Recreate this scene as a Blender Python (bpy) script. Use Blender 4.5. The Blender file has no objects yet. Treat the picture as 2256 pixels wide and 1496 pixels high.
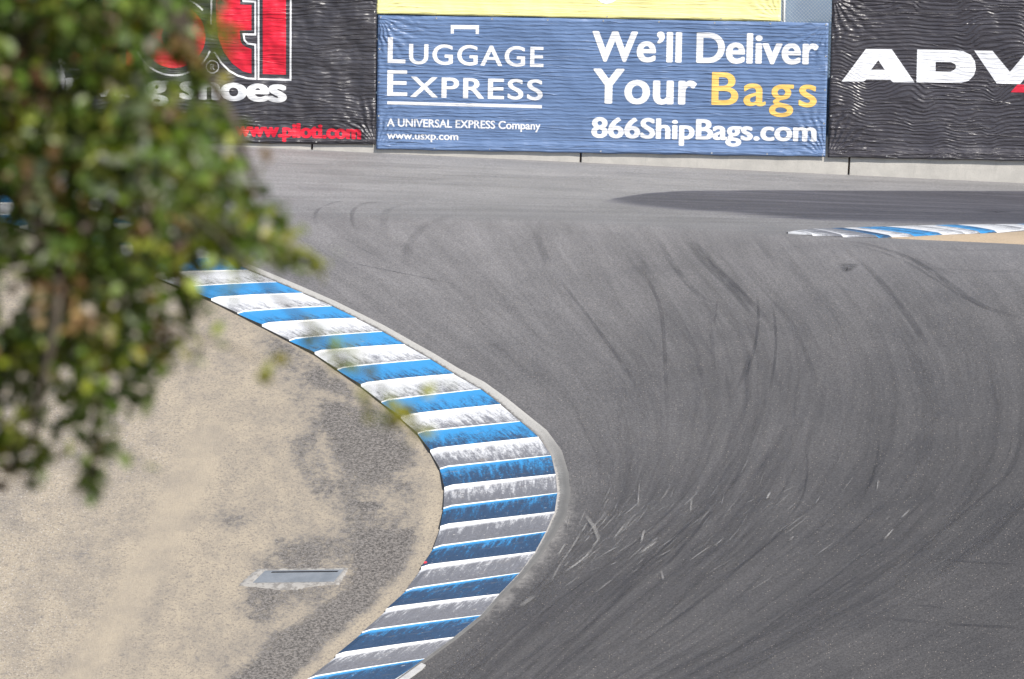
import bpy, bmesh, math, random
import numpy as np
from mathutils import Vector, Matrix

rng = np.random.default_rng(7)
random.seed(7)
sc = bpy.context.scene
COL = sc.collection

# ------------------------------------------------------------------ camera
PW, PH, FPX = 2256.0, 1496.0, 11640.0          # photograph size and focal length in its pixels
CAM = np.array([0.0, 0.0, 14.0])
PITCH, ROLL = math.radians(8.608), 0.0125
fwd = np.array([0, math.cos(PITCH), -math.sin(PITCH)])
up0 = np.array([0, math.sin(PITCH), math.cos(PITCH)])
rt0 = np.array([1.0, 0, 0])
RT = rt0 * math.cos(ROLL) + up0 * math.sin(ROLL)
UP = up0 * math.cos(ROLL) - rt0 * math.sin(ROLL)
cd = bpy.data.cameras.new('camera')
cam = bpy.data.objects.new('camera', cd)
COL.objects.link(cam)
cd.sensor_width = 36.0
cd.lens = 36.0 * FPX / PW
cd.clip_start, cd.clip_end = 0.5, 3000
cam.matrix_world = Matrix(((RT[0], UP[0], -fwd[0], CAM[0]), (RT[1], UP[1], -fwd[1], CAM[1]),
                           (RT[2], UP[2], -fwd[2], CAM[2]), (0, 0, 0, 1)))
cd.dof.use_dof = True
cd.dof.focus_distance = 100.0
cd.dof.aperture_fstop = cd.lens / 31.0
sc.camera = cam

# ------------------------------------------------------------------ world, sun, exposure
SUN = Vector((0.62, -0.55, 0.86)).normalized()
w = bpy.data.worlds.new('World')
sc.world = w
w.use_nodes = True
wn = w.node_tree
sky = wn.nodes.new('ShaderNodeTexSky')
sky.sky_type = 'NISHITA'
sky.sun_disc = False
sky.sun_elevation = math.asin(SUN.z)
sky.sun_rotation = math.atan2(SUN.x, SUN.y)
bg = wn.nodes['Background']
wn.links.new(sky.outputs[0], bg.inputs[0])
bg.inputs[1].default_value = 0.11
sl = bpy.data.lights.new('sun', 'SUN')
sl.energy = 4.4
sl.angle = math.radians(0.53)
sl.color = (1.0, 0.955, 0.89)
so = bpy.data.objects.new('sun', sl)
COL.objects.link(so)
so.rotation_mode = 'QUATERNION'
so.rotation_quaternion = SUN.to_track_quat('Z', 'Y')
so.location = (20, -10, 60)
sc.view_settings.view_transform = 'Standard'
sc.view_settings.look = 'None'
sc.view_settings.exposure = 0.55
sc.view_settings.gamma = 1.0
sc.render.engine = 'CYCLES'
sc.cycles.use_denoising = True
sc.cycles.transparent_max_bounces = 200
sc.cycles.max_bounces = 6


# ------------------------------------------------------------------ projection helpers
def softplus(v, k=1.0):
    return np.logaddexp(0, v / k) * k


def sstep(a, b, v):
    t = np.clip((v - a) / (b - a), 0, 1)
    return t * t * (3 - 2 * t)


def hz(x, d):
    """terrain height: plateau by the wall, a brow, the drop towards the camera, the bank the camera stands on"""
    x = np.asarray(x, float)
    d = np.asarray(d, float)
    zp = -0.0345 * np.clip(x, -40, 40) * sstep(108, 118, d)
    dc = 110.0 - 0.46 * np.minimum(softplus(x - 0.5, 1.2), 13)
    t = np.maximum(dc - d, 0)
    tau = 1.9
    zr = -(0.235 * (t - tau * (1 - np.exp(-t / tau))) + 0.0027 * t * t)
    zh = np.minimum(12.3 - 0.36 * d, 16.0)
    return np.logaddexp(zp + zr, zh)


def rays(px, py):
    px = np.asarray(px, float)
    py = np.asarray(py, float)
    a = (px - PW / 2)[..., None]
    b = (PH / 2 - py)[..., None]
    return fwd * FPX + RT * a + UP * b


def ground(px, py):
    """point of the terrain seen at a pixel of the photograph"""
    r = rays(px, py)
    r = r / r[..., 1:2]                       # one metre of depth per unit
    lo = np.full(r.shape[:-1], 76.0)
    hi = np.full(r.shape[:-1], 200.0)
    for _ in range(46):
        m = (lo + hi) / 2
        p = CAM + r * m[..., None]
        below = p[..., 2] < hz(p[..., 0], p[..., 1])
        hi = np.where(below, m, hi)
        lo = np.where(below, lo, m)
    p = CAM + r * ((lo + hi) / 2)[..., None]
    p[..., 2] = hz(p[..., 0], p[..., 1])
    return p


def plane(px, py, depth):
    r = rays(px, py)
    r = r / r[..., 1:2]
    return CAM + r * depth


def project(p):
    v = np.asarray(p, float) - CAM
    z = v @ fwd
    return PW / 2 + FPX * (v @ RT) / z, PH / 2 - FPX * (v @ UP) / z


# ------------------------------------------------------------------ object helpers
def link(name, me, parent=None, mats=()):
    o = bpy.data.objects.new(name, me)
    COL.objects.link(o)
    for m in mats:
        me.materials.append(m)
    if parent is not None:
        o.parent = parent
    return o


def tag(o, label=None, cat=None, group=None, kind=None):
    if label: o['label'] = label
    if cat: o['category'] = cat
    if group: o['group'] = group
    if kind: o['kind'] = kind
    return o


def empty(name, loc, label, cat, group=None, roty=0.0):
    o = bpy.data.objects.new(name, None)
    COL.objects.link(o)
    o.location = loc
    o.rotation_euler = (0, roty, 0)
    return tag(o, label, cat, group)


def mesh_np(name, verts, quads, smooth=True, tris=None):
    me = bpy.data.meshes.new(name)
    verts = np.asarray(verts, np.float32)
    quads = np.asarray(quads, np.int32).reshape(-1, 4)
    tris = np.zeros((0, 3), np.int32) if tris is None else np.asarray(tris, np.int32).reshape(-1, 3)
    nq, nt = len(quads), len(tris)
    me.vertices.add(len(verts))
    me.vertices.foreach_set('co', verts.ravel())
    me.loops.add(nq * 4 + nt * 3)
    me.loops.foreach_set('vertex_index', np.concatenate([quads.ravel(), tris.ravel()]).astype(np.int32))
    me.polygons.add(nq + nt)
    me.polygons.foreach_set('loop_start', np.concatenate([np.arange(nq) * 4, nq * 4 + np.arange(nt) * 3]).astype(np.int32))
    me.polygons.foreach_set('loop_total', np.concatenate([np.full(nq, 4), np.full(nt, 3)]).astype(np.int32))
    me.polygons.foreach_set('use_smooth', np.full(nq + nt, smooth))
    me.update()
    me.validate()
    return me


def grid_quads(nr, nc, off=0):
    i = np.arange(nr - 1)[:, None] * nc + np.arange(nc - 1)[None, :] + off
    return np.stack([i, i + 1, i + nc + 1, i + nc], -1).reshape(-1, 4)


def vcol(me, name, arr):
    a = me.color_attributes.new(name, 'FLOAT_COLOR', 'POINT')
    arr = np.asarray(arr, np.float32)
    if arr.shape[1] < 4:
        arr = np.concatenate([arr, np.ones((len(arr), 4 - arr.shape[1]), np.float32)], 1)
    a.data.foreach_set('color', arr.ravel())


def vuv(me, uv):
    l = me.uv_layers.new(name='flow')
    idx = np.empty(len(me.loops), np.int32)
    me.loops.foreach_get('vertex_index', idx)
    l.data.foreach_set('uv', np.asarray(uv, np.float32)[idx].ravel())


class MB:
    """collects boxes, prisms and tubes into one mesh"""
    def __init__(s):
        s.v, s.f = [], []

    def box(s, x0, x1, y0, y1, z0, z1):
        b = len(s.v)
        s.v += [(x, y, z) for z in (z0, z1) for y in (y0, y1) for x in (x0, x1)]
        s.f += [[b + i for i in q] for q in ((0, 2, 3, 1), (4, 5, 7, 6), (0, 1, 5, 4), (2, 6, 7, 3), (0, 4, 6, 2), (1, 3, 7, 5))]
        return s

    def tube(s, pts, rad, n=8):
        pts = [np.asarray(p, float) for p in pts]
        if not hasattr(rad, '__len__'): rad = [rad] * len(pts)
        b0 = len(s.v)
        for i, p in enumerate(pts):
            t = pts[min(i + 1, len(pts) - 1)] - pts[max(i - 1, 0)]
            t = t / (np.linalg.norm(t) + 1e-9)
            a = np.cross(t, (0.31, 0.95, 0.1)); a /= np.linalg.norm(a) + 1e-9
            c = np.cross(t, a)
            for k in range(n):
                th = 2 * math.pi * k / n
                s.v.append(tuple(p + rad[i] * (a * math.cos(th) + c * math.sin(th))))
        for i in range(len(pts) - 1):
            for k in range(n):
                k2 = (k + 1) % n
                s.f.append([b0 + i * n + k, b0 + i * n + k2, b0 + (i + 1) * n + k2, b0 + (i + 1) * n + k])
        s.f.append([b0 + k for k in range(n)][::-1])
        s.f.append([b0 + (len(pts) - 1) * n + k for k in range(n)])
        return s

    def build(s, name, mat, parent=None, smooth=False, bevel=0):
        me = bpy.data.meshes.new(name)
        me.from_pydata([tuple(map(float, v)) for v in s.v], [], s.f)
        me.update()
        if bevel:
            bm = bmesh.new(); bm.from_mesh(me)
            bmesh.ops.bevel(bm, geom=bm.edges[:], offset=bevel, segments=2, affect='EDGES', profile=0.6)
            bm.to_mesh(me); bm.free()
        if smooth:
            for p in me.polygons: p.use_smooth = True
        return link(name, me, parent, [mat])


# ------------------------------------------------------------------ node helpers
class G:
    def __init__(s, name, rough=0.7, spec=0.4):
        s.m = bpy.data.materials.new(name)
        s.m.use_nodes = True
        s.nt = s.m.node_tree
        s.b = s.nt.nodes['Principled BSDF']
        s.b.inputs['Roughness'].default_value = rough
        s.b.inputs['Specular IOR Level'].default_value = spec
        s.tc = None

    def node(s, typ, **kw):
        n = s.nt.nodes.new(typ)
        for k, v in kw.items(): setattr(n, k, v)
        return n

    def put(s, sock, v):
        if isinstance(v, bpy.types.NodeSocket): s.nt.links.new(v, sock)
        elif hasattr(v, '__len__') and len(v) == 3 and sock.type == 'RGBA': sock.default_value = (*v, 1)
        else: sock.default_value = v

    def math(s, op, a, b=0.0, c=None, clamp=False):
        n = s.node('ShaderNodeMath', operation=op, use_clamp=clamp)
        s.put(n.inputs[0], a); s.put(n.inputs[1], b)
        if c is not None: s.put(n.inputs[2], c)
        return n.outputs[0]

    def mix(s, f, a, b, mode='MIX'):
        n = s.node('ShaderNodeMix', data_type='RGBA', blend_type=mode)
        s.put(n.inputs[0], f); s.put(n.inputs[6], a); s.put(n.inputs[7], b)
        return n.outputs[2]

    def coord(s, kind='Object'):
        if s.tc is None: s.tc = s.node('ShaderNodeTexCoord')
        return s.tc.outputs[kind]

    def mapping(s, vec, scale=(1, 1, 1), loc=(0, 0, 0), rot=(0, 0, 0)):
        n = s.node('ShaderNodeMapping')
        s.put(n.inputs[0], vec)
        n.inputs['Location'].default_value = loc
        n.inputs['Rotation'].default_value = rot
        n.inputs['Scale'].default_value = scale
        return n.outputs[0]

    def noise(s, vec, scale, detail=3.0, rough=0.55, dist=0.0):
        n = s.node('ShaderNodeTexNoise')
        s.put(n.inputs['Vector'], vec)
        n.inputs['Scale'].default_value = scale
        n.inputs['Detail'].default_value = detail
        n.inputs['Roughness'].default_value = rough
        n.inputs['Distortion'].default_value = dist
        return n.outputs[0]

    def ramp(s, f, a, b, lo=0.0, hi=1.0):
        n = s.node('ShaderNodeMapRange', interpolation_type='SMOOTHSTEP')
        s.put(n.inputs[0], f)
        for i, v in enumerate((a, b, lo, hi)): s.put(n.inputs[i + 1], v)
        return n.outputs[0]

    def attr(s, name):
        n = s.node('ShaderNodeAttribute', attribute_name=name)
        sp = s.node('ShaderNodeSeparateColor')
        s.nt.links.new(n.outputs['Color'], sp.inputs[0])
        return sp.outputs[0], sp.outputs[1], sp.outputs[2], n.outputs['Color'], n.outputs['Alpha']

    def bump(s, h, strength=1.0, dist=0.02):
        n = s.node('ShaderNodeBump')
        n.inputs['Strength'].default_value = strength
        n.inputs['Distance'].default_value = dist
        s.put(n.inputs['Height'], h)
        s.nt.links.new(n.outputs[0], s.b.inputs['Normal'])

    def color(s, c): s.put(s.b.inputs['Base Color'], c)
    def rough(s, c): s.put(s.b.inputs['Roughness'], c)


# ------------------------------------------------------------------ guide lines of the corner (in the photograph)
GY = np.array([300, 400, 480, 560, 640, 720, 800, 900, 1000, 1100, 1200, 1300, 1400, 1500, 1600], float)
GX = np.array([
    [-900, -800, -700, -600, -500, -440, -400, -350, -300, -300, -350, -420, -500, -600, -700],
    [520, 560, 620, 740, 865, 960, 1070, 1190, 1272, 1290, 1245, 1160, 1060, 930, 800],
    [1000, 1080, 1160, 1200, 1250, 1310, 1375, 1420, 1430, 1395, 1320, 1215, 1120, 1010, 890],
    [1250, 1320, 1400, 1470, 1545, 1605, 1640, 1640, 1600, 1530, 1425, 1310, 1200, 1085, 960],
    [1400, 1470, 1530, 1565, 1630, 1700, 1715, 1700, 1665, 1605, 1520, 1400, 1290, 1170, 1040],
    [1620, 1700, 1800, 1880, 1960, 2020, 2060, 2085, 2075, 2020, 1910, 1770, 1620, 1440, 1270],
    [2050, 2120, 2200, 2300, 2380, 2430, 2455, 2460, 2435, 2370, 2260, 2110, 1930, 1720, 1510],
    [2900, 3000, 3100, 3200, 3280, 3320, 3340, 3340, 3300, 3220, 3080, 2880, 2640, 2370, 2100]], float)
GU = np.array([-12.0, 0.0, 1.5, 3.2, 4.2, 7.0, 10.0, 17.0])


def flow_x(u, y):
    gx = np.array([np.interp(y, GY, g) for g in GX])          # (8, n)
    u = np.broadcast_to(np.asarray(u, float), np.shape(y))
    out = np.empty(np.shape(y))
    for i in range(len(out)): out[i] = np.interp(u[i], GU, gx[:, i])
    return out


def flow_u(px, py):
    gx = np.array([np.interp(py, GY, g) for g in GX])
    out = np.full(px.shape, GU[0])
    for k in range(len(GU) - 1):
        a, b = gx[k], gx[k + 1]
        t = (px - a) / (b - a)
        sel = (t >= 0) if k == len(GU) - 2 else (t >= 0) & (t < 1)
        out = np.where(sel, GU[k] + np.clip(t, 0, 1.3) * (GU[k + 1] - GU[k]), out)
    return out


# kerb boundaries between the painted blocks: inner (sand side) and outer (track side) ends, from the far end
KL = [(-560, 379), (-450, 392), (-345, 408), (-240, 427), (-140, 450), (-45, 474), (45, 498), (120, 521), (188, 546), (262, 575), (336, 604),
      (404, 632), (467, 658), (525, 687), (579, 715), (639, 747), (695, 776), (745, 811), (797, 847), (842, 883), (885, 918), (922, 952), (950, 992),
      (971, 1030), (981, 1074), (979, 1117), (972, 1160), (957, 1205), (930, 1250), (896, 1299), (852, 1343), (800, 1391),
      (742, 1444), (680, 1494), (612, 1545), (540, 1597), (462, 1650), (380, 1704)]
KR = [(-290, 366), (-195, 381), (-110, 396), (-25, 413), (60, 430), (145, 450), (222, 472), (295, 494), (362, 517), (425, 541), (486, 568),
      (547, 596), (609, 622), (667, 647), (731, 675), (785, 702), (842, 731), (892, 760), (948, 792), (1000, 825), (1059, 858), (1103, 892), (1146, 929),
      (1187, 964), (1214, 1004), (1224, 1046), (1228, 1087), (1222, 1129), (1203, 1172), (1179, 1217), (1145, 1263), (1100, 1310),
      (1060, 1356), (1000, 1405), (936, 1452), (870, 1500), (800, 1549), (726, 1600)]
KR = KR[1:]
assert abs(KL.index((842, 883)) - KR.index((1059, 858))) == 0
# first entry of KL pairs with the first of KR; block i lies between pair i and i + 1
KL, KR = np.array(KL[:min(len(KL), len(KR))], float), np.array(KR[:min(len(KL), len(KR))], float)


# ------------------------------------------------------------------ ground sheets
def asphalt_material():
    g = G('track_asphalt', 0.72, 0.35)
    ob = g.coord()
    alb, patch, dust, _, plate = g.attr('base')
    uvn = g.node('ShaderNodeUVMap', uv_map='flow').outputs[0]
    st1 = g.noise(g.mapping(uvn, (3.2, 0.16, 1)), 1.0, 4, 0.6)
    st2 = g.noise(g.mapping(uvn, (15, 0.5, 1), (3, 1, 0)), 1.0, 3, 0.6)
    st3 = g.noise(g.mapping(ob, (0.16, 2.4, 0)), 1.0, 5, 0.62)
    st4 = g.noise(g.mapping(ob, (0.05, 0.9, 0), (7, 3, 0)), 1.0, 3, 0.6)
    blot = g.noise(ob, 0.7, 5, 0.6)
    grain = g.noise(ob, 26, 4, 0.75)
    near = g.math('MULTIPLY', g.ramp(st1, 0.3, 0.7, 0.89, 1.09), g.ramp(st2, 0.28, 0.72, 0.92, 1.06))
    far = g.math('MULTIPLY', g.ramp(st3, 0.32, 0.7, 0.89, 1.07), g.ramp(st4, 0.35, 0.65, 0.95, 1.04))
    one = g.math('SUBTRACT', 1.0, plate)
    streak = g.math('ADD', g.math('MULTIPLY', near, one), g.math('MULTIPLY', far, plate))
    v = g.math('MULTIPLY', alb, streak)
    v = g.math('MULTIPLY', v, g.ramp(blot, 0.3, 0.72, 0.92, 1.07))
    v = g.math('MULTIPLY', v, g.ramp(grain, 0.3, 0.7, 0.66, 1.36))
    # stones that stand out pale or dark
    vor = g.node('ShaderNodeTexVoronoi'); vor.inputs['Scale'].default_value = 25
    g.put(vor.inputs['Vector'], ob)
    sp = g.node('ShaderNodeSeparateColor'); g.nt.links.new(vor.outputs['Color'], sp.inputs[0])
    stone = g.math('MULTIPLY', g.ramp(vor.outputs['Distance'], 0.18, 0.34, 1, 0), g.ramp(sp.outputs[0], 0.80, 0.97))
    dstone = g.math('MULTIPLY', g.ramp(vor.outputs['Distance'], 0.15, 0.4, 1, 0), g.ramp(sp.outputs[1], 0.86, 0.9))
    # newer dark surfacing on the plateau, torn into streaks along its near edge
    pe = g.math('ADD', patch, g.math('MULTIPLY', g.math('SUBTRACT', st3, 0.5), 0.9))
    pm = g.math('MULTIPLY', g.ramp(pe, 0.28, 0.72), g.ramp(st3, .3, .7, .97, .72))
    v = g.math('MULTIPLY', v, g.ramp(pm, 0, 1, 1.0, 0.30))
    comb = g.node('ShaderNodeCombineColor')
    g.put(comb.inputs[0], g.math('MULTIPLY', v, g.ramp(plate, 0, 1, 1.02, 1.0)))
    g.put(comb.inputs[1], g.math('MULTIPLY', v, 0.97))
    g.put(comb.inputs[2], g.math('MULTIPLY', v, g.ramp(pm, 0, 1, 0.955, 1.13)))
    c = g.mix(g.math('MULTIPLY', stone, 0.5), comb.outputs[0], (0.42, 0.36, 0.30))
    c = g.mix(g.math('MULTIPLY', dstone, 0.45), c, (0.025, 0.025, 0.027))
    dn = g.noise(ob, 9, 5, 0.7)
    df = g.math('MULTIPLY', g.ramp(g.math('ADD', dust, g.math('MULTIPLY', g.math('SUBTRACT', dn, 0.5), 0.9)), 0.25, 0.9), 0.75)
    c = g.mix(df, c, (0.27, 0.255, 0.235))
    g.color(c)
    g.rough(g.ramp(blot, 0.3, 0.7, 0.66, 0.82))
    g.bump(g.math('ADD', grain, g.math('MULTIPLY', stone, 0.5)), 0.5, 0.012)
    return g.m


def mark_material():
    g = G('tyre_rubber', 0.62, 0.35)
    r, gg, b, col, a = g.attr('tone')
    uvn = g.node('ShaderNodeUVMap', uv_map='flow').outputs[0]
    n = g.noise(g.mapping(uvn, (7, 1.2, 1)), 1.0, 4, 0.7)
    n2 = g.noise(g.coord(), 26, 3, 0.7)
    f = g.math('MULTIPLY', a, g.math('MULTIPLY', g.ramp(n, 0.28, 0.62), g.ramp(n2, 0.25, 0.62, 0.35, 1.0)), clamp=True)
    g.color(col)
    tr = g.node('ShaderNodeBsdfTransparent')
    mx = g.node('ShaderNodeMixShader')
    g.nt.links.new(f, mx.inputs[0])
    g.nt.links.new(tr.outputs[0], mx.inputs[1])
    g.nt.links.new(g.b.outputs[0], mx.inputs[2])
    g.nt.links.new(mx.outputs[0], g.nt.nodes['Material Output'].inputs[0])
    return g.m


def build_track():
    xs = np.concatenate([np.arange(-30, -13, 1.0), np.arange(-13, 13, 0.11), np.arange(13, 30.1, 1.0)])
    ds = np.concatenate([np.arange(74, 86, 0.5), np.arange(86, 111, 0.09), np.arange(111, 126.1, 0.22)])
    X, D = np.meshgrid(xs, ds)
    Z = hz(X, D)
    P = np.stack([X, D, Z], -1).reshape(-1, 3)
    px, py = project(P)
    u = flow_u(px, np.clip(py, 300, 1600))
    uv = np.stack([u, D.ravel()], -1)
    # fresh rubber near, weathered run-off far; shading from the brow's tilt painted in too
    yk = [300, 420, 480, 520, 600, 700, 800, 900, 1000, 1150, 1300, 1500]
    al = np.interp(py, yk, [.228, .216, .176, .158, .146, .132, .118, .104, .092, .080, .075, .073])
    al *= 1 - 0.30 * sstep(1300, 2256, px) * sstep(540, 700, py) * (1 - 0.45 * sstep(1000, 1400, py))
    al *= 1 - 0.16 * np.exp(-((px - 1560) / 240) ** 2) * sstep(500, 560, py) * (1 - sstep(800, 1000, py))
    # dark newer surfacing
    top = np.interp(px, [1230, 1310, 1360, 1420, 1500, 1700, 2256, 3000], [453, 444, 434, 425, 420, 419, 421, 424])
    bot = np.interp(px, [1290, 1310, 1400, 1600, 1800, 2256, 3000], [440, 450, 462, 474, 488, 498, 505])
    patch = sstep(-4, 4, py - top) * (1 - sstep(-24, 18, py - bot)) * np.interp(px, [1240, 1330, 1480, 1800], [0, .62, .84, 1])
    # ground-up concrete dust beside the kerb's nose
    kd = np.min(np.hypot(px[:, None] - KR[None, ::1, 0], (py[:, None] - KR[None, ::1, 1])), 1)
    dust = 0.62 * np.exp(-(np.maximum(kd - 12, 0) / 34) ** 2) * sstep(960, 1080, py) * (1 - sstep(1330, 1430, py))
    dust += 0.25 * np.exp(-((px - 1330) / 110) ** 2 - ((py - 1165) / 70) ** 2)
    dust += 0.12 * np.exp(-((px - 1600) / 200) ** 2 - ((py - 1130) / 60) ** 2)
    dust = np.where(np.abs(px - 1000) < 2000, dust, 0)
    dust += 0.20 * np.exp(-((px - 660) / 200) ** 2 - ((py - 412) / 24) ** 2)
    crest = np.interp(px, [0, 700, 1270, 1740, 2256], [430, 470, 482, 512, 542])
    plate = 1 - sstep(-6, 20, py - crest)
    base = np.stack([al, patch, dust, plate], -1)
    quads = grid_quads(len(ds), len(xs))
    V, Q, UVS, BASE = [P], [quads], [uv], [base]
    TONE = [np.zeros((len(P), 4))]
    nbase = len(quads)
    cnt = [len(P), 0]

    def mark(pts, width, strength, tone=(0.030, 0.030, 0.036), taper=0.25, n=26, halves=None):
        strength *= 0.47 if tone[0] < .1 else 0.8
        pts = np.asarray(pts, float)
        s = np.concatenate([[0], np.cumsum(np.hypot(*np.diff(pts, axis=0).T))])
        # smooth resampling through the given points
        t = np.linspace(0, s[-1], n)
        qx, qy = np.interp(t, s, pts[:, 0]), np.interp(t, s, pts[:, 1])
        for _ in range(3):
            qx[1:-1] = (qx[:-2] + 2 * qx[1:-1] + qx[2:]) / 4
            qy[1:-1] = (qy[:-2] + 2 * qy[1:-1] + qy[2:]) / 4
        c = ground(qx, qy)
        tg = np.gradient(c[:, :2], axis=0)
        tg /= np.linalg.norm(tg, axis=1)[:, None] + 1e-9
        nm = np.stack([-tg[:, 1], tg[:, 0]], -1)
        arc = np.concatenate([[0], np.cumsum(np.linalg.norm(np.diff(c, axis=0), axis=1))])
        rows, al_, uvr = [], [], []
        prof = [(-1, 0), (-0.55, 1), (0.55, 1), (1, 0)]
        tt = np.linspace(0, 1, n)
        env = np.minimum(1, np.minimum(tt, 1 - tt) / max(taper, 1e-3))
        for k, a in prof:
            q = c[:, :2] + nm * (k * width / 2)
            rows.append(np.column_stack([q, hz(q[:, 0], q[:, 1]) + 0.005 + 0.000035 * cnt[1]]))
            al_.append(a * strength * env)
            uvr.append(np.column_stack([np.full(n, k * width / 2 + cnt[1] * 1.7), arc]))
        v = np.stack(rows, 1).reshape(-1, 3)
        a = np.stack(al_, 1).reshape(-1)
        V.append(v); UVS.append(np.stack(uvr, 1).reshape(-1, 2))
        Q.append(grid_quads(n, 4, cnt[0]))
        BASE.append(np.tile([0.1, 0, 0, 0], (len(v), 1)))
        TONE.append(np.column_stack([np.tile(tone, (len(v), 1)), a]))
        cnt[0] += len(v); cnt[1] += 1

    # the clearest marks of the photograph
    hand = [
        ([(1828, 528), (1900, 535), (1990, 560), (2060, 600), (2110, 640), (2160, 675), (2270, 708)], .24, .62),
        ([(1840, 533), (1925, 549), (2000, 577), (2080, 628), (2135, 665), (2200, 690)], .13, .5),
        ([(1990, 560), (2060, 592), (2120, 612)], .35, .3),
        ([(1850, 540), (1900, 575), (1940, 620), (1990, 680), (2030, 740), (2060, 790), (2070, 830)], .24, .42),
        ([(1440, 515), (1453, 530), (1470, 565), (1510, 620), (1560, 670), (1580, 700)], .22, .5),
        ([(1500, 522), (1528, 540), (1570, 590), (1607, 625), (1640, 665), (1672, 702)], .42, .55),
        ([(1530, 530), (1575, 585), (1625, 635), (1690, 705), (1712, 735)], .2, .45),
        ([(1668, 640), (1672, 700), (1665, 760), (1650, 810), (1636, 862)], .10, .75),
        ([(1660, 760), (1640, 820), (1625, 858)], .16, .5),
        ([(1703, 670), (1710, 735), (1708, 790), (1697, 862)], .09, .7),
        ([(1580, 660), (1578, 690), (1572, 716)], .07, .55),
        ([(1218, 595), (1290, 690), (1345, 765), (1385, 822), (1410, 862)], .14, .6),
        ([(1380, 565), (1430, 622), (1455, 668), (1463, 740), (1468, 860), (1472, 920)], .14, .5),
        ([(1400, 540), (1425, 600), (1450, 640)], .3, .35),
        ([(1180, 500), (1192, 545), (1210, 590)], .3, .4),
        ([(1560, 680), (1570, 760), (1572, 830)], .14, .3),
        ([(1660, 520), (1700, 570), (1715, 595)], .2, .35),
        ([(1750, 720), (1780, 790), (1800, 850)], .16, .35),
        ([(735, 572), (790, 583), (850, 595), (930, 611), (1010, 628)], .055, .95),
        ([(748, 518), (790, 545), (830, 566)], .05, .55),
        ([(780, 440), (735, 446), (700, 460), (690, 480), (702, 505)], .13, .5),
        ([(860, 442), (800, 448), (776, 462), (775, 485), (790, 520)], .16, .5),
        ([(900, 446), (850, 462), (845, 490), (855, 530)], .3, .25),
        ([(1000, 470), (930, 500), (900, 540), (890, 600)], .35, .3),
        ([(2080, 1374), (2140, 1378), (2200, 1381), (2290, 1385)], .14, .9),
        ([(1930, 1362), (2010, 1368), (2090, 1375)], .16, .4),
        ([(2010, 1333), (2060, 1337), (2100, 1343)], .09, .55),
        ([(2000, 1222), (2120, 1238), (2280, 1246)], .13, .4),
        ([(2050, 1400), (2120, 1404), (2160, 1408)], .1, .3),
        ([(2030, 545), (2120, 552), (2280, 550)], .25, .25),
        ([(2060, 590), (2150, 597), (2280, 600)], .2, .28),
        ([(1880, 1100), (1990, 1000), (2100, 880)], .12, .2),
        ([(1850, 591), (1868, 589), (1888, 591)], .55, .9),
        ([(2150, 467), (2190, 466), (2230, 468)], .7, .8),
        ([(820, 391), (900, 394), (1000, 396)], .6, .4),
        ([(600, 360), (760, 366), (900, 369), (1000, 374)], .6, .28),
        ([(1574, 985), (1545, 1045), (1509, 1097), (1387, 1209), (1247, 1312), (1150, 1385), (1050, 1465)], .08, .6),
        ([(1655, 975), (1625, 1050), (1590, 1095), (1556, 1143), (1480, 1235), (1400, 1300)], .13, .7),
        ([(1776, 965), (1780, 1040), (1769, 1101), (1715, 1171), (1690, 1210)], .08, .55),
        ([(1860, 1050), (1800, 1110), (1700, 1190), (1560, 1310), (1330, 1480)], .12, .5),
        ([(1935, 940), (1935, 1000), (1921, 1060), (1880, 1130)], .09, .5),
        ([(2122, 960), (2120, 1000), (2108, 1030), (1996, 1143), (1880, 1240), (1640, 1420), (1520, 1500)], .10, .5),
        ([(2270, 930), (2230, 1040), (2100, 1150), (1940, 1290)], .12, .5),
        ([(1715, 1215), (1650, 1300), (1530, 1390), (1400, 1480)], .12, .45),
    ]
    for pts, wd, st in hand: mark(pts, wd * (.72 if wd < .5 else 1), st)
    # tyre marks that follow the racing line
    for q in range(900):
        if q % 3 or q == 0: u0 = rng.choice([rng.uniform(0.3, 4.8), rng.uniform(0.1, 9.5)])
        else: u0 = u0 + rng.uniform(.08, .3)
        ya = rng.uniform(500, 1420) if rng.random() < 0.55 else rng.uniform(900, 1450)
        yb = min(ya + rng.uniform(90, 420), 1590)
        y = np.linspace(ya, yb, 20)
        u = u0 + np.linspace(0, rng.uniform(-0.5, 0.5), 20)
        x = flow_x(u, y)
        deep = 0.75 if ya > 850 else 0.5
        mark(np.column_stack([x, y]), rng.uniform(.03, .15), rng.uniform(.08, .36) * deep * (.42 if u0 < 3.4 and yb > 1050 else 1), taper=0.4, n=24)
    # broad polished bands
    for _ in range(40):
        u0 = rng.uniform(0.8, 8)
        ya = rng.uniform(520, 1200); yb = min(ya + rng.uniform(200, 500), 1590)
        y = np.linspace(ya, yb, 20)
        mark(np.column_stack([flow_x(u0 + np.linspace(0, rng.uniform(-.3, .3), 20), y), y]), rng.uniform(.3, .7), rng.uniform(.06, .15) * (.5 if u0 < 3.4 else 1), taper=0.5)
    # marks across the plateau
    for _ in range(60):
        x0 = rng.uniform(560, 2100); y0 = rng.uniform(350, 470)
        ln = rng.uniform(120, 600)
        if y0 < np.interp(x0, [600, 2256], [345, 415]): y0 += 30
        y1 = y0 + ln * rng.uniform(0.0, 0.05)
        mark([(x0, y0), (x0 + ln / 2, (y0 + y1) / 2 + rng.uniform(-2, 2)), (x0 + ln, y1)], rng.uniform(.12, .5), rng.uniform(.06, .22), taper=.4)
    # pale scrapes ground into the rubber by cars that touch down
    pale = (0.36, 0.345, 0.32)
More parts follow.
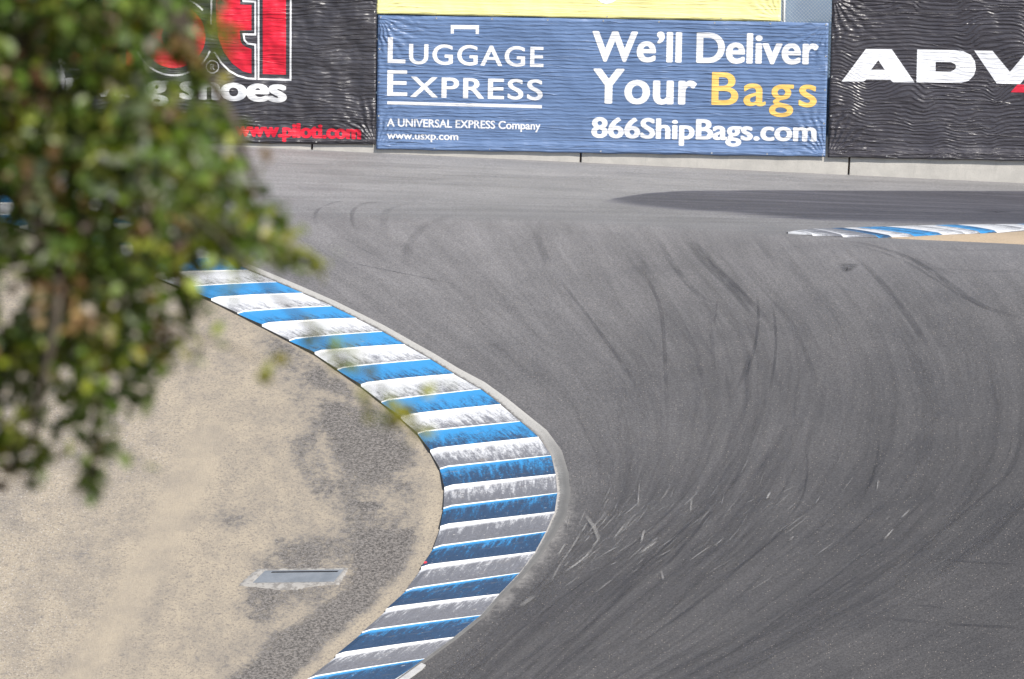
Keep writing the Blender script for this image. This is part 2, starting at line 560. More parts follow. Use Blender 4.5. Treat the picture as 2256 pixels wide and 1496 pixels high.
    hp = [([(1282, 1172), (1270, 1195), (1225, 1262), (1212, 1290)], .05, .95), ([(1310, 1212), (1280, 1240), (1240, 1268)], .06, .85),
          ([(1410, 1062), (1407, 1090), (1405, 1122)], .035, .9), ([(1697, 1088), (1688, 1105)], .05, .9),
          ([(2005, 1126), (1985, 1147)], .05, .8), ([(1970, 1168), (1946, 1195)], .05, .85), ([(1456, 1260), (1461, 1283)], .05, .8),
          ([(1290, 1138), (1313, 1172), (1320, 1200)], .09, .65), ([(1935, 1060), (1932, 1085)], .03, .6), ([(1525, 1100), (1520, 1135)], .05, .7),
          ([(1380, 1155), (1350, 1195)], .06, .8), ([(1420, 1170), (1412, 1200)], .05, .8), ([(1450, 1195), (1405, 1228)], .06, .8),
          ([(1245, 1200), (1228, 1232)], .04, .7), ([(1750, 1185), (1738, 1198)], .05, .6), ([(1180, 1315), (1140, 1345)], .12, .45)]
    for pts, wd, st in hp: mark(pts, wd, st, pale, 0.3, 12)
    for _ in range(150):
        t = rng.random()
        if t < .6: cx, cy = rng.normal(1350, 90), rng.normal(1185, 55)
        elif t < .85: cx, cy = rng.normal(1620, 110), rng.normal(1130, 40)
        else: cx, cy = rng.normal(1500, 260), rng.normal(1200, 90)
        if cx < np.interp(cy, KR[:, 1], KR[:, 0]) + 15: continue
        ln = rng.uniform(10, 46)
        u = float(flow_u(np.array([cx]), np.array([cy]))[0])
        y = np.linspace(cy - ln / 2, cy + ln / 2, 6)
        x = flow_x(u, y) + np.linspace(1, -1, 6) * rng.normal(2, 4)
        mark(np.column_stack([x, y]), rng.uniform(.012, .05), rng.uniform(.2, .7), pale, 0.4, 7)
    me = mesh_np('track', np.concatenate(V), np.concatenate(Q))
    vcol(me, 'base', np.concatenate(BASE)); vcol(me, 'tone', np.concatenate(TONE))
    vuv(me, np.concatenate(UVS))
    o = link('track', me, None, [asphalt_material(), mark_material()])
    mi = np.zeros(len(me.polygons), np.int32); mi[nbase:] = 1
    me.polygons.foreach_set('material_index', mi)
    tag(o, 'grey asphalt race track bending round the kerb, streaked with tyre marks', None, None, 'structure')


def dirt_material(name, a, b):
    g = G(name, 0.9, 0.2)
    ob = g.coord()
    n = g.noise(ob, 0.35, 6, 0.6); f = g.noise(ob, 22, 4, 0.7)
    c = g.mix(g.ramp(n, 0.35, 0.65), a, b)
    c = g.mix(g.ramp(f, 0.52, 0.72, 0, 0.5), c, (0.12, 0.105, 0.085))
    g.color(c)
    g.bump(f, 0.6, 0.03)
    return g.m


def build_ground():
    xs = np.concatenate([[-900, -500, -300, -180, -110, -70, -50, -40], np.arange(-32, 32.1, 1.0), [40, 50, 70, 110, 180, 300, 500, 900]])
    ds = np.concatenate([[-600, -300, -150, -80, -40, -20], np.arange(-10, 72, 2.0), np.arange(72, 128.1, 0.8), [132, 140, 155, 180, 230, 320, 500, 900, 1600]])
    X, D = np.meshgrid(xs, ds)
    inside = (np.abs(X) < 29.5) & (D > 74.5) & (D < 125.6)
    Z = hz(X, D) - np.where(inside, 0.4, 0.02)
    me = mesh_np('ground', np.stack([X, D, Z], -1).reshape(-1, 3), grid_quads(len(ds), len(xs)))
    o = link('ground', me, None, [dirt_material('dry_earth', (0.30, 0.24, 0.165), (0.22, 0.18, 0.11))])
    tag(o, 'dry tan earth slopes round the track', None, None, 'structure')


def in_poly(px, py, poly):
    poly = np.asarray(poly, float)
    c = np.zeros(px.shape, bool)
    dmin = np.full(px.shape, 1e9)
    for i in range(len(poly)):
        (x0, y0), (x1, y1) = poly[i - 1], poly[i]
        cond = (y0 > py) != (y1 > py)
        xx = (x1 - x0) * (py - y0) / (y1 - y0 + 1e-12) + x0
        c ^= cond & (px < xx)
        t = np.clip(((px - x0) * (x1 - x0) + (py - y0) * (y1 - y0)) / ((x1 - x0) ** 2 + (y1 - y0) ** 2 + 1e-9), 0, 1)
        dmin = np.minimum(dmin, np.hypot(px - x0 - t * (x1 - x0), py - y0 - t * (y1 - y0)))
    return np.where(c, dmin, -dmin)


def build_apron():
    rows = np.concatenate([np.arange(382, 560, 5), np.arange(560, 1510, 6), np.arange(1510, 1690, 15)])
    xk = np.interp(rows, KL[:, 1], KL[:, 0])
    cols = np.concatenate([np.arange(0, 300, 5.5), np.arange(300, 1000, 8), np.arange(1000, 1500, 60), np.arange(1500, 3300, 200)])
    PX = xk[:, None] + 14 - cols[None, ::-1]
    PY = np.repeat(rows[:, None], len(cols), 1)
    px, py = PX.ravel(), PY.ravel()
    P = ground(px, py)
    P[:, 2] += 0.014
    polys = [
        ([(540, 700), (640, 770), (740, 850), (850, 930), (915, 1000), (945, 1060), (940, 1160), (885, 1290), (785, 1390), (650, 1540), (450, 1540), (600, 1380), (690, 1270), (720, 1150), (680, 1000), (610, 870), (540, 770)], .47, 70),
        ([(690, 868), (760, 872), (850, 900), (893, 950), (925, 1000), (922, 1030), (880, 1052), (868, 1078), (800, 1085), (772, 1104), (752, 1060), (722, 1000), (700, 940)], .74, 46),
        ([(690, 800), (760, 830), (820, 880), (860, 905), (780, 905), (700, 870), (640, 820)], .62, 30),
        ([(778, 1152), (865, 1160), (932, 1152), (915, 1215), (880, 1270), (830, 1330), (775, 1382), (730, 1420), (690, 1450), (640, 1520), (470, 1520), (540, 1463), (593, 1418), (606, 1392), (680, 1350), (735, 1310), (770, 1250)], .80, 40),
        ([(600, 1180), (780, 1160), (800, 1260), (740, 1340), (560, 1400), (500, 1330), (560, 1230)], .55, 50),
        ([(560, 740), (640, 730), (720, 790), (690, 860), (600, 830)], .50, 40),
        ([(620, 960), (700, 940), (760, 1100), (700, 1130), (630, 1010)], .52, 25),
        ([(780, 1105), (830, 1108), (842, 1122), (800, 1130)], .9, 6),
        ([(430, 1140), (540, 1110), (600, 1150), (500, 1190)], .45, 30),
        ([(360, 1000), (420, 960), (460, 1010), (400, 1060)], .36, 40),
    ]
    m = np.full(px.shape, 0.26)
    for poly, amt, soft in polys:
        s = in_poly(px, py, poly)
        m = np.maximum(m, amt * sstep(-soft, soft, s))
    # wind-blown sand lies against the back of the kerb
    dk = np.interp(py, KL[:, 1], KL[:, 0]) - px
    m *= 1 - 0.85 * (1 - sstep(14, 34, dk)) * sstep(640, 760, py)
    # smooth drift of sand through the middle
    drift = np.exp(-((px - np.interp(py, [900, 1100, 1250, 1400, 1496], [480, 400, 330, 240, 170])) / 55) ** 2) * sstep(880, 980, py)
    gravel = sstep(20, 420, np.interp(py, [600, 1500], [500, 420]) - px) * sstep(640, 800, py)
    gravel = np.clip(gravel + 0.5 * np.exp(-((px - 330) / 120) ** 2 - ((py - 990) / 90) ** 2), 0, 1) * (1 - 0.9 * drift)
    base = np.stack([m, drift, gravel], -1)
    me = mesh_np('runoff', P, grid_quads(len(rows), len(cols)))
    vcol(me, 'base', base)
    g = G('sandy_asphalt', 0.88, 0.25)
    ob = g.coord()
    ma, dr, gr, _, _ = g.attr('base')
    big = g.noise(g.mapping(ob, (1, .55, 1)), 1.5, 8, 0.66)
    med = g.noise(ob, 7.5, 7, 0.72)
    fine = g.noise(ob, 19, 4, 0.75)
    fine2 = g.noise(g.mapping(ob, (1, 1, 1), (4, 9, 2)), 27, 3, 0.7)
    thr = g.math('ADD', ma, g.math('MULTIPLY', g.math('SUBTRACT', big, 0.5), 0.75))
    thr = g.math('ADD', thr, g.math('MULTIPLY', g.math('SUBTRACT', med, 0.5), 0.85))
    thr = g.math('ADD', thr, g.math('MULTIPLY', g.math('SUBTRACT', fine, 0.5), 0.75))
    thr = g.math('SUBTRACT', thr, g.math('MULTIPLY', dr, 0.25))
    mask = g.ramp(thr, 0.40, 0.56)
    sand = g.mix(g.ramp(big, 0.3, 0.7), (0.352, 0.298, 0.222), (0.275, 0.237, 0.186))
    quiet = g.ramp(dr, 0.2, 0.8, 1.0, 0.3)
    sand = g.mix(g.math('MULTIPLY', g.ramp(fine, 0.50, 0.64, 0, 0.75), quiet), sand, (0.15, 0.13, 0.115))
    sand = g.mix(g.math('MULTIPLY', g.ramp(fine2, 0.56, 0.72, 0, 0.7), g.math('ADD', g.math('MULTIPLY', gr, .9), .1)), sand, (0.60, 0.57, 0.54))
    sand = g.mix(g.math('MULTIPLY', g.ramp(fine2, 0.42, 0.28, 0, 0.85), g.math('MULTIPLY', g.math('ADD', g.math('MULTIPLY', gr, .75), .25), quiet)), sand, (0.10, 0.09, 0.085))
    old = g.mix(g.ramp(fine, 0.36, 0.66), (0.048, 0.045, 0.043), (0.21, 0.192, 0.175))
    old = g.mix(g.ramp(fine2, 0.58, 0.7, 0, 0.6), old, (0.38, 0.33, 0.28))
    g2 = g.math('ADD', ma, g.math('MULTIPLY', g.math('SUBTRACT', big, 0.5), 0.5))
    g2 = g.math('ADD', g2, g.math('MULTIPLY', g.math('SUBTRACT', med, 0.5), 0.7))
    dusty = g.mix(g.math('MULTIPLY', g.ramp(g2, 0.16, 0.52), g.ramp(dr, 0, 1, .55, .1)), sand, (0.17, 0.155, 0.138))
    g.color(g.mix(g.math('MULTIPLY', mask, 0.92), dusty, old))
    g.bump(g.math('ADD', g.math('ADD', fine, fine2), g.math('MULTIPLY', mask, -0.4)), 0.7, 0.02)
    me.materials.append(g.m)
    tag(link('runoff', me), 'sandy worn asphalt run-off inside the kerb', None, None, 'structure')


# ------------------------------------------------------------------ kerbs
def paint_material(name, col, rubber, bare):
    g = G(name, 0.55, 0.45)
    edge, wear, face, _, side = g.attr('base')
    uvn = g.node('ShaderNodeUVMap', uv_map='flow').outputs[0]
    ob = g.coord()
    s1 = g.noise(g.mapping(uvn, (7, 1.8, 1), rot=(0, 0, 0.35)), 1.0, 5, 0.72)
    s2 = g.noise(g.mapping(uvn, (15, 2.2, 1), rot=(0, 0, 0.5)), 1.0, 4, 0.7)
    s3 = g.noise(ob, 1.3, 4, 0.6)
    s4 = g.noise(ob, 24, 4, 0.72)
    n = g.math('ADD', g.math('ADD', g.math('MULTIPLY', s1, 0.36), g.math('MULTIPLY', s2, 0.34)), g.math('MULTIPLY', s4, 0.30))
    n = g.math('SUBTRACT', n, 0.5)
    lvl = g.math('ADD', g.math('MULTIPLY', wear, 1.02), g.math('MULTIPLY', n, 4.0))
    lvl = g.math('ADD', lvl, g.math('MULTIPLY', g.math('SUBTRACT', s3, 0.5), 0.5))
    # the strip below the preceding step is never touched by a tyre
    su = g.node('ShaderNodeSeparateXYZ'); g.put(su.inputs[0], uvn)
    ee = g.math('ADD', g.math('MULTIPLY_ADD', su.outputs[0], 0.055, edge), g.math('MULTIPLY', g.math('SUBTRACT', s2, 0.5), 0.10))
    lvl = g.math('ADD', lvl, g.math('MULTIPLY', g.math('SUBTRACT', edge, g.ramp(wear, .5, .9, .5, .42)), 0.55))
    lee = g.ramp(ee, 0.10, g.ramp(wear, 0.25, 0.8, 0.85, 0.24))
    m = g.math('MULTIPLY', g.math('MULTIPLY', g.ramp(lvl, 0.25, 1.0), lee), 0.92, clamp=True)
    rub = g.mix(g.ramp(s4, 0.35, 0.7), rubber, [c * 1.9 for c in rubber])
    c = g.mix(g.ramp(s3, 0.3, 0.7, 0, .12), col, [x * 0.72 for x in col])
    rub = g.mix(g.ramp(s2, .42, .72, 0, .45), rub, [c * 2.3 for c in rubber])
    c = g.mix(m, c, rub)
    chip = g.noise(g.mapping(uvn, (6, 9, 1), (3, 4, 0)), 1.3, 5, 0.75)
    cf = g.math('MULTIPLY', g.ramp(chip, 0.63, 0.67), g.ramp(wear, 0.0, 0.7, 0.35, 0.9))
    c = g.mix(cf, c, bare)
    stain = g.noise(g.mapping(uvn, (1.6, 9, 1), (1, 6, 0)), 1.0, 5, 0.7)
    c = g.mix(g.ramp(stain, .56, .76, 0, .55), c, (0.24, 0.205, 0.165))
    c = g.mix(face, c, g.mix(g.ramp(s4, .5, .75, 0, .4), (0.86, 0.85, 0.82), (0.45, 0.42, 0.38)))
    side_tone = g.mix(g.ramp(s4, 0.4, 0.6), (0.055, 0.05, 0.045), (0.16, 0.14, 0.115))  # dark mottled tone given to the kerb's side faces
    c = g.mix(side, c, side_tone)
    g.color(c)
    g.bump(g.math('ADD', g.math('MULTIPLY', s4, 0.6), g.math('MULTIPLY', s1, 0.4)), 0.25, 0.006)
    g.rough(g.ramp(m, 0, 1, 0.5, 0.7))
    return g.m


MAT = {}
MAT['white_paint'] = paint_material('white_kerb_paint', (0.60, 0.60, 0.60), (0.062, 0.063, 0.072), (0.46, 0.43, 0.39))
MAT['blue_paint'] = paint_material('blue_kerb_paint', (0.038, 0.240, 0.50), (0.014, 0.022, 0.042), (0.40, 0.41, 0.42))


def kerb_block(parent, name, mat, L0, R0, L1, R1, wear, saw, hin, hout, vo, skip_riser=False):
    nu, nv = 15, 8
    s = np.linspace(0, 1, nu)
    t = np.array([0, .06, .14, .25, .42, .62, .82, 1.0])
    A = L0[None] + (R0 - L0)[None] * s[:, None]
    B = L1[None] + (R1 - L1)[None] * s[:, None]
    P = A[None, :, :2] * (1 - t)[:, None, None] + B[None, :, :2] * t[:, None, None]
    Zg = hz(P[..., 0], P[..., 1])
    prof = (hin * (1 - s) + hout * s) + 0.012 * np.sin(np.pi * s)
    taper = 0.22 + 0.78 * (1 - s) ** .8
    H = prof[None] + saw * (t ** 1.2)[:, None] * taper[None]
    H = H - 0.03 * np.exp(-(s / 0.025) ** 2)[None]            # rounded inner lip
    top = np.dstack([P, Zg + H])
    width = np.linalg.norm(R0 - L0); ln = np.linalg.norm((L1 + R1 - L0 - R0) / 2)
    V = [top.reshape(-1, 3)]
    base = np.zeros((nv, nu, 4))
    base[..., 0] = t[:, None]
    base[..., 1] = wear
    B_ = [base.reshape(-1, 4)]
    U = [np.stack(np.broadcast_arrays(s[None] * width, t[:, None] * ln + vo), -1).reshape(-1, 2)]
    Q = [grid_quads(nv, nu)]
    n = nv * nu
    if not skip_riser:                                           # the step down to the next block, painted white
        r0 = top[-1].copy(); r1 = r0.copy()
        dirn = (B - A)[:, :2]; dirn /= np.linalg.norm(dirn, axis=1)[:, None]
        r1[:, :2] += dirn * 0.010
        r1[:, 2] -= saw * taper + 0.012
        V += [r0, r1]; f = np.zeros((2 * nu, 4)); f[:, 2] = 1; B_.append(f)
        U.append(np.column_stack([np.tile(s * width, 2), np.full(2 * nu, vo)]))
        Q.append(grid_quads(2, nu, n)); n += 2 * nu
    for col in (0, nu - 1):                                      # the sides
        e0 = top[:, col].copy(); e1 = e0.copy(); e1[:, 2] = Zg[:, col] - 0.06
        V += [e0, e1]; f = np.zeros((2 * nv, 4)); f[:, 3] = 1; B_.append(f)
        U.append(np.zeros((2 * nv, 2)))
        Q.append(grid_quads(2, nv, n)); n += 2 * nv
    me = mesh_np(name, np.concatenate(V), np.concatenate(Q), smooth=False)
    # the attribute's alpha carries the side flag, so keep all four channels
    a = me.color_attributes.new('base', 'FLOAT_COLOR', 'POINT')
    a.data.foreach_set('color', np.concatenate(B_).astype(np.float32).ravel())
    vuv(me, np.concatenate(U))
    return link(name, me, parent, [mat])


def concrete_material(name, col, dark, edge_attr=False):
    g = G(name, 0.85, 0.3)
    ob = g.coord()
    n1 = g.noise(ob, 2.2, 6, 0.65); n2 = g.noise(ob, 45, 3, 0.7); n3 = g.noise(g.mapping(ob, (6, 6, .7)), 1.0, 4, 0.6)
    c = g.mix(g.ramp(n1, 0.3, 0.7), col, dark)
    c = g.mix(g.ramp(n2, 0.5, 0.72, 0, 0.45), c, [x * 0.45 for x in col])
    c = g.mix(g.ramp(n3, 0.55, 0.75, 0, 0.3), c, [x * 0.7 for x in dark])
    if edge_attr:
        e, k, _, _, _ = g.attr('base')
        crk = g.noise(ob, 11, 4, 0.7)
        cm = g.ramp(g.math('ADD', e, g.math('MULTIPLY', g.math('SUBTRACT', crk, 0.5), 0.5)), 0.02, 0.22, 1, 0)
        c = g.mix(g.math('MULTIPLY', cm, 0.8), c, g.mix(k, (0.05, 0.045, 0.04), (0.50, 0.46, 0.41)))
        c = g.mix(k, g.mix(g.ramp(n2, .4, .7), (0.40, 0.385, 0.355), (0.29, 0.28, 0.26)), c)
        c = g.mix(g.math('MULTIPLY', cm, 0.75), c, g.mix(k, (0.06, 0.055, 0.05), (0.42, 0.39, 0.35)))
        fade = g.math('MULTIPLY', k, g.ramp(g.math('ADD', e, g.math('MULTIPLY', g.math('SUBTRACT', n2, 0.5), .7)), 0.15, 0.6))
        c = g.mix(g.math('MULTIPLY', fade, 0.75), c, (0.10, 0.098, 0.095))
    g.color(c)
    g.bump(n2, 0.5, 0.01)
    return g.m


def build_kerb():
    L = ground(KL[:, 0] - 2, KL[:, 1] + 9); R = ground(KR[:, 0], KR[:, 1])
    k = empty('kerb', tuple(L[24]), 'blue and white sawtooth kerb curving round the sandy inside of the corner', 'kerb')
    inv = -L[24]
    n = len(KL) - 1
    vo = 0
    for i in range(n):
        blue = (i % 2 == 1)
        ym = (KL[i, 1] + KR[i, 1]) / 2
        wear = float(np.interp(ym, [400, 600, 700, 830, 900, 960, 1010, 1080, 1150, 1500], [.26, .36, .42, .48, .54, .64, .74, .88, .96, .97]))
        if blue: wear = float(np.interp(ym, [400, 700, 870, 950, 1020, 1100, 1500], [.22, .30, .42, .54, .76, .9, .96]))
        saw = .021 if not blue else .040
        o = kerb_block(k, 'blue_block' if blue else 'white_block', MAT['blue_paint' if blue else 'white_paint'],
                       L[i], R[i], L[i + 1], R[i + 1], wear, saw, .075, .006, vo)
        o.location = inv
        if 1000 < ym < 1500: o['label'] = 'blue block scuffed dark with tyre rubber' if blue else 'white block scuffed grey with tyre rubber'
        vo += 0.8
    # concrete edge strip between the painted blocks and the asphalt
    off = np.interp(KR[:, 1], [350, 560, 600, 700, 800, 860, 960, 1050, 1120, 1180, 1250, 1320, 1400, 1500], [8, 13, 15, 16, 18, 21, 27, 33, 32, 22, 13, 9, 7, 7])
    OUT = []
    for i in range(len(KR)):
        a, b = KR[max(i - 1, 0)], KR[min(i + 1, len(KR) - 1)]
        t = (b - a) / np.hypot(*(b - a)); nrm = np.array([-t[1], t[0]])
        if nrm[0] < 0: nrm = -nrm
        OUT.append(KR[i] + nrm * off[i])
    OUT = np.array(OUT)
    f = np.linspace(0, len(KR) - 1, (len(KR) - 1) * 5 + 1)
    idx = np.arange(len(KR))
    rin = np.column_stack([np.interp(f, idx, KR[:, 0]), np.interp(f, idx, KR[:, 1])])
    rout = np.column_stack([np.interp(f, idx, OUT[:, 0]), np.interp(f, idx, OUT[:, 1])])
    cr = np.linspace(0, 1, 6)
    PX = rin[:, None] * (1 - cr)[None, :, None] + rout[:, None] * cr[None, :, None]
    P = ground(PX[..., 0].ravel(), PX[..., 1].ravel()).reshape(len(f), 6, 3)
    h = np.array([0.012, 0.022, 0.022, 0.02, 0.014, -0.02])
    P[..., 2] += h[None]
    wornk = sstep(900, 1080, PX[..., 1])
    base = np.stack([np.broadcast_to(cr[None], wornk.shape), wornk, np.zeros_like(wornk)], -1).reshape(-1, 3)
    me = mesh_np('concrete_edge', P.reshape(-1, 3) + inv, grid_quads(len(f), 6))
    vcol(me, 'base', base)
    o = link('concrete_edge', me, k, [concrete_material('kerb_concrete', (0.20, 0.196, 0.185), (0.125, 0.121, 0.116), True)])
    # the exposed end of concrete where the edge strip starts again at the bottom
    q = ground(np.array([914, 927, 938, 930, 905, 870, 820, 770, 740, 865]), np.array([1470, 1462, 1467, 1476, 1494, 1518, 1552, 1590, 1572, 1502]))
    ring = [tuple(p + inv + np.array([0, 0, .02])) for p in q]
    low = [tuple(p + inv + np.array([0, 0, -.05])) for p in q]
    m = MB(); nn = len(q)
    m.v = ring + low
    m.f = [list(range(nn))[::-1]] + [[i, (i + 1) % nn, nn + (i + 1) % nn, nn + i] for i in range(nn)]
    o = m.build('concrete_edge', concrete_material('kerb_slab', (0.50, 0.49, 0.47), (0.33, 0.325, 0.315)), k)
    bm = bmesh.new(); bm.from_mesh(o.data); bmesh.ops.recalc_face_normals(bm, faces=bm.faces); bm.to_mesh(o.data); bm.free()
    o['label'] = 'broken pale end of the concrete edge strip'


def build_far_kerb():
    tops = [(1733, 513.5), (1752, 509), (1790, 505), (1828, 503.5), (1856, 503), (1886, 502), (1915, 501), (1948, 500), (2019, 498), (2056, 497), (2105, 496), (2184, 495), (2232, 494.5), (2300, 494), (2350, 493), (2430, 492), (2500, 491)]
    bots = [(1736, 515), (1790, 519.5), (1857, 522.5), (1935, 524), (1966, 524), (2014, 521.5), (2045, 520), (2076, 518), (2126, 516), (2160, 514.5), (2196, 513), (2262, 508), (2300, 505), (2400, 501), (2460, 499), (2570, 496), (2650, 495)]
    colr = ['w', 'w', 'w', 'b', 'w', 'b', 'b', 'w', 'w', 'b', 'w', 'w', 'b', 'w', 'b', 'w']
    T = ground(*np.array(tops).T); B = ground(*np.array(bots).T)
    k = empty('kerb', tuple(B[6]), 'small distant blue and white kerb on the brow beside the patch of sand', 'kerb')
    inv = -B[6]
    for i in range(len(tops) - 1):
        w = .82 if i in (1, 2, 3) else .5
        o = kerb_block(k, 'white_block' if colr[i] == 'w' else 'blue_block', MAT['white_paint' if colr[i] == 'w' else 'blue_paint'],
                       B[i], T[i], B[i + 1], T[i + 1], w, .012, .03, .010, i * .9)
        o.location = inv
    # sand on the brow in front of it
    s_top = np.array([(1955, 524.3), (2014, 522.5), (2076, 519.5), (2126, 517.5), (2196, 514.5), (2262, 510), (2330, 506), (2460, 502), (2650, 498)], float)
    s_bot = np.array([(1965, 525), (2040, 529), (2100, 531.5), (2150, 534), (2200, 536.5), (2262, 540), (2340, 544), (2460, 550), (2650, 560)], float)
    f = np.linspace(0, 8, 80); ii = np.arange(9)
    a = np.column_stack([np.interp(f, ii, s_top[:, 0]), np.interp(f, ii, s_top[:, 1])])
    b = np.column_stack([np.interp(f, ii, s_bot[:, 0]), np.interp(f, ii, s_bot[:, 1])])
    t = np.linspace(0, 1, 14)
    PX = a[:, None] * (1 - t)[None, :, None] + b[:, None] * t[None, :, None]
    P = ground(PX[..., 0].ravel(), PX[..., 1].ravel()).reshape(80, 14, 3)
    P[..., 2] += 0.012 + 0.05 * np.sin(np.pi * t)[None] ** 0.7 * np.minimum(1, f / 2)[:, None]
    P[:, -1, 2] -= 0.03
    me = mesh_np('sand', P.reshape(-1, 3), grid_quads(80, 14))
    o = link('sand', me, None, [dirt_material('tan_sand', (0.44, 0.34, 0.235), (0.36, 0.28, 0.19))])
    tag(o, 'tan sand in front of the distant kerb', None, None, 'structure')


def build_drain():
    c0 = ground(np.array([657.0]), np.array([1273.0]))[0]
    d = empty('drain_cover', tuple(c0), 'narrow blue-grey metal drain plate set in a broken concrete collar in the sand', 'drain cover')

    def poly(pts, dz):
        p = ground(*np.array(pts, float).T)
        p[:, 2] += dz
        return p - c0
    pl = poly([(584, 1260), (757, 1257.5), (736, 1284), (557, 1286.5)], 0.028)
    g = G('drain_metal', 0.42, 0.5); ob = g.coord()
    g.b.inputs['Metallic'].default_value = 0.15
    n = g.noise(ob, 3.0, 5, 0.65); n2 = g.noise(ob, 30, 3, 0.7)
    c = g.mix(g.ramp(n, .3, .7), (0.225, 0.240, 0.255), (0.17, 0.184, 0.197))
    c = g.mix(g.ramp(n2, .58, .75, 0, .5), c, (0.36, 0.33, 0.29)); g.color(c)
    m = MB(); m.v = [tuple(v) for v in pl] + [tuple(v - np.array([0, 0, .05])) for v in pl]
    m.f = [[3, 2, 1, 0], [0, 1, 5, 4], [1, 2, 6, 5], [2, 3, 7, 6], [3, 0, 4, 7]]
    m.build('plate', g.m, d, bevel=.006)
    gd = G('drain_slot', .9, .2); gd.color((0.02, 0.02, 0.022))
    sl_ = poly([(600, 1263), (746, 1261.2), (743, 1263.6), (597, 1265.2)], 0.033)
    m = MB(); m.v = [tuple(v) for v in sl_] + [tuple(v - np.array([0, 0, .03])) for v in sl_]
    m.f = [[3, 2, 1, 0], [0, 1, 5, 4], [1, 2, 6, 5], [2, 3, 7, 6], [3, 0, 4, 7]]
    m.build('slot', gd.m, d)
    # concrete collar: an irregular ring round the plate
    inner = [(584, 1260), (640, 1259.2), (700, 1258.3), (757, 1257.5), (748, 1268), (736, 1284), (690, 1285), (640, 1285.7), (600, 1286), (557, 1286.5), (570, 1274)]
    outer = [(566, 1255), (640, 1255.5), (700, 1255), (768, 1254), (762, 1270), (748, 1290), (700, 1293), (650, 1303), (625, 1304), (522, 1292), (542, 1274)]
    f = np.linspace(0, 11, 111)[:-1]
    cyc = lambda P: np.column_stack([np.interp(f, np.arange(12), np.append(np.array(P)[:, k], P[0][k])) for k in (0, 1)])
    ai, bo = cyc(inner), cyc(outer)
    bo = bo + rng.normal(0, .6, bo.shape)
    t = np.linspace(0, 1, 5)
    PX = ai[:, None] * (1 - t)[None, :, None] + bo[:, None] * t[None, :, None]
    P = ground(PX[..., 0].ravel(), PX[..., 1].ravel()).reshape(110, 5, 3)
    P[..., 2] += np.array([.02, .034, .034, .03, .005])[None] + rng.normal(0, .003, (110, 5))
    V = (P - c0).reshape(-1, 3)
    q = []
    for i in range(110):
        j = (i + 1) % 110
        for k in range(4): q.append((i * 5 + k, i * 5 + k + 1, j * 5 + k + 1, j * 5 + k))
    me = mesh_np('collar', V, q)
    g = G('collar_concrete', .88, .3); ob = g.coord()
    n = g.noise(ob, 7, 5, .7); n2 = g.noise(ob, 40, 3, .7)
    c = g.mix(g.ramp(n, .46, .58), (0.30, 0.285, 0.262), (0.19, 0.178, 0.163))
    c = g.mix(g.ramp(n2, .55, .7, 0, .4), c, (0.2, 0.18, 0.16)); g.color(c); g.bump(n, .6, .02)
    link('collar', me, d, [g.m])
    # the small red fragment on the kerb
    p = ground(np.array([937.0]), np.array([1250.0]))[0] + np.array([0, 0, .075])
    g = G('red_plastic', .45, .5); n = g.noise(g.coord(), 40, 3, .6); g.color(g.mix(g.ramp(n, .4, .7), (0.62, 0.03, 0.05), (0.4, 0.02, 0.03)))
    m = MB(); m.v = [(-.03, -.03, 0), (.035, -.022, 0), (.028, .035, .0), (-.02, .03, .0), (-.026, -.02, .032), (.03, -.016, .028), (.02, .026, .036), (-.015, .024, .03)]
    m.f = [[0, 3, 2, 1], [4, 5, 6, 7], [0, 1, 5, 4], [1, 2, 6, 5], [2, 3, 7, 6], [3, 0, 4, 7]]
    o = m.build('plastic_fragment', g.m, None, bevel=.004)
    o.location = tuple(p)
    tag(o, 'tiny red plastic fragment lying on the inner lip of the near kerb', 'debris')


# ------------------------------------------------------------------ wall of banners
WALL = 120.0


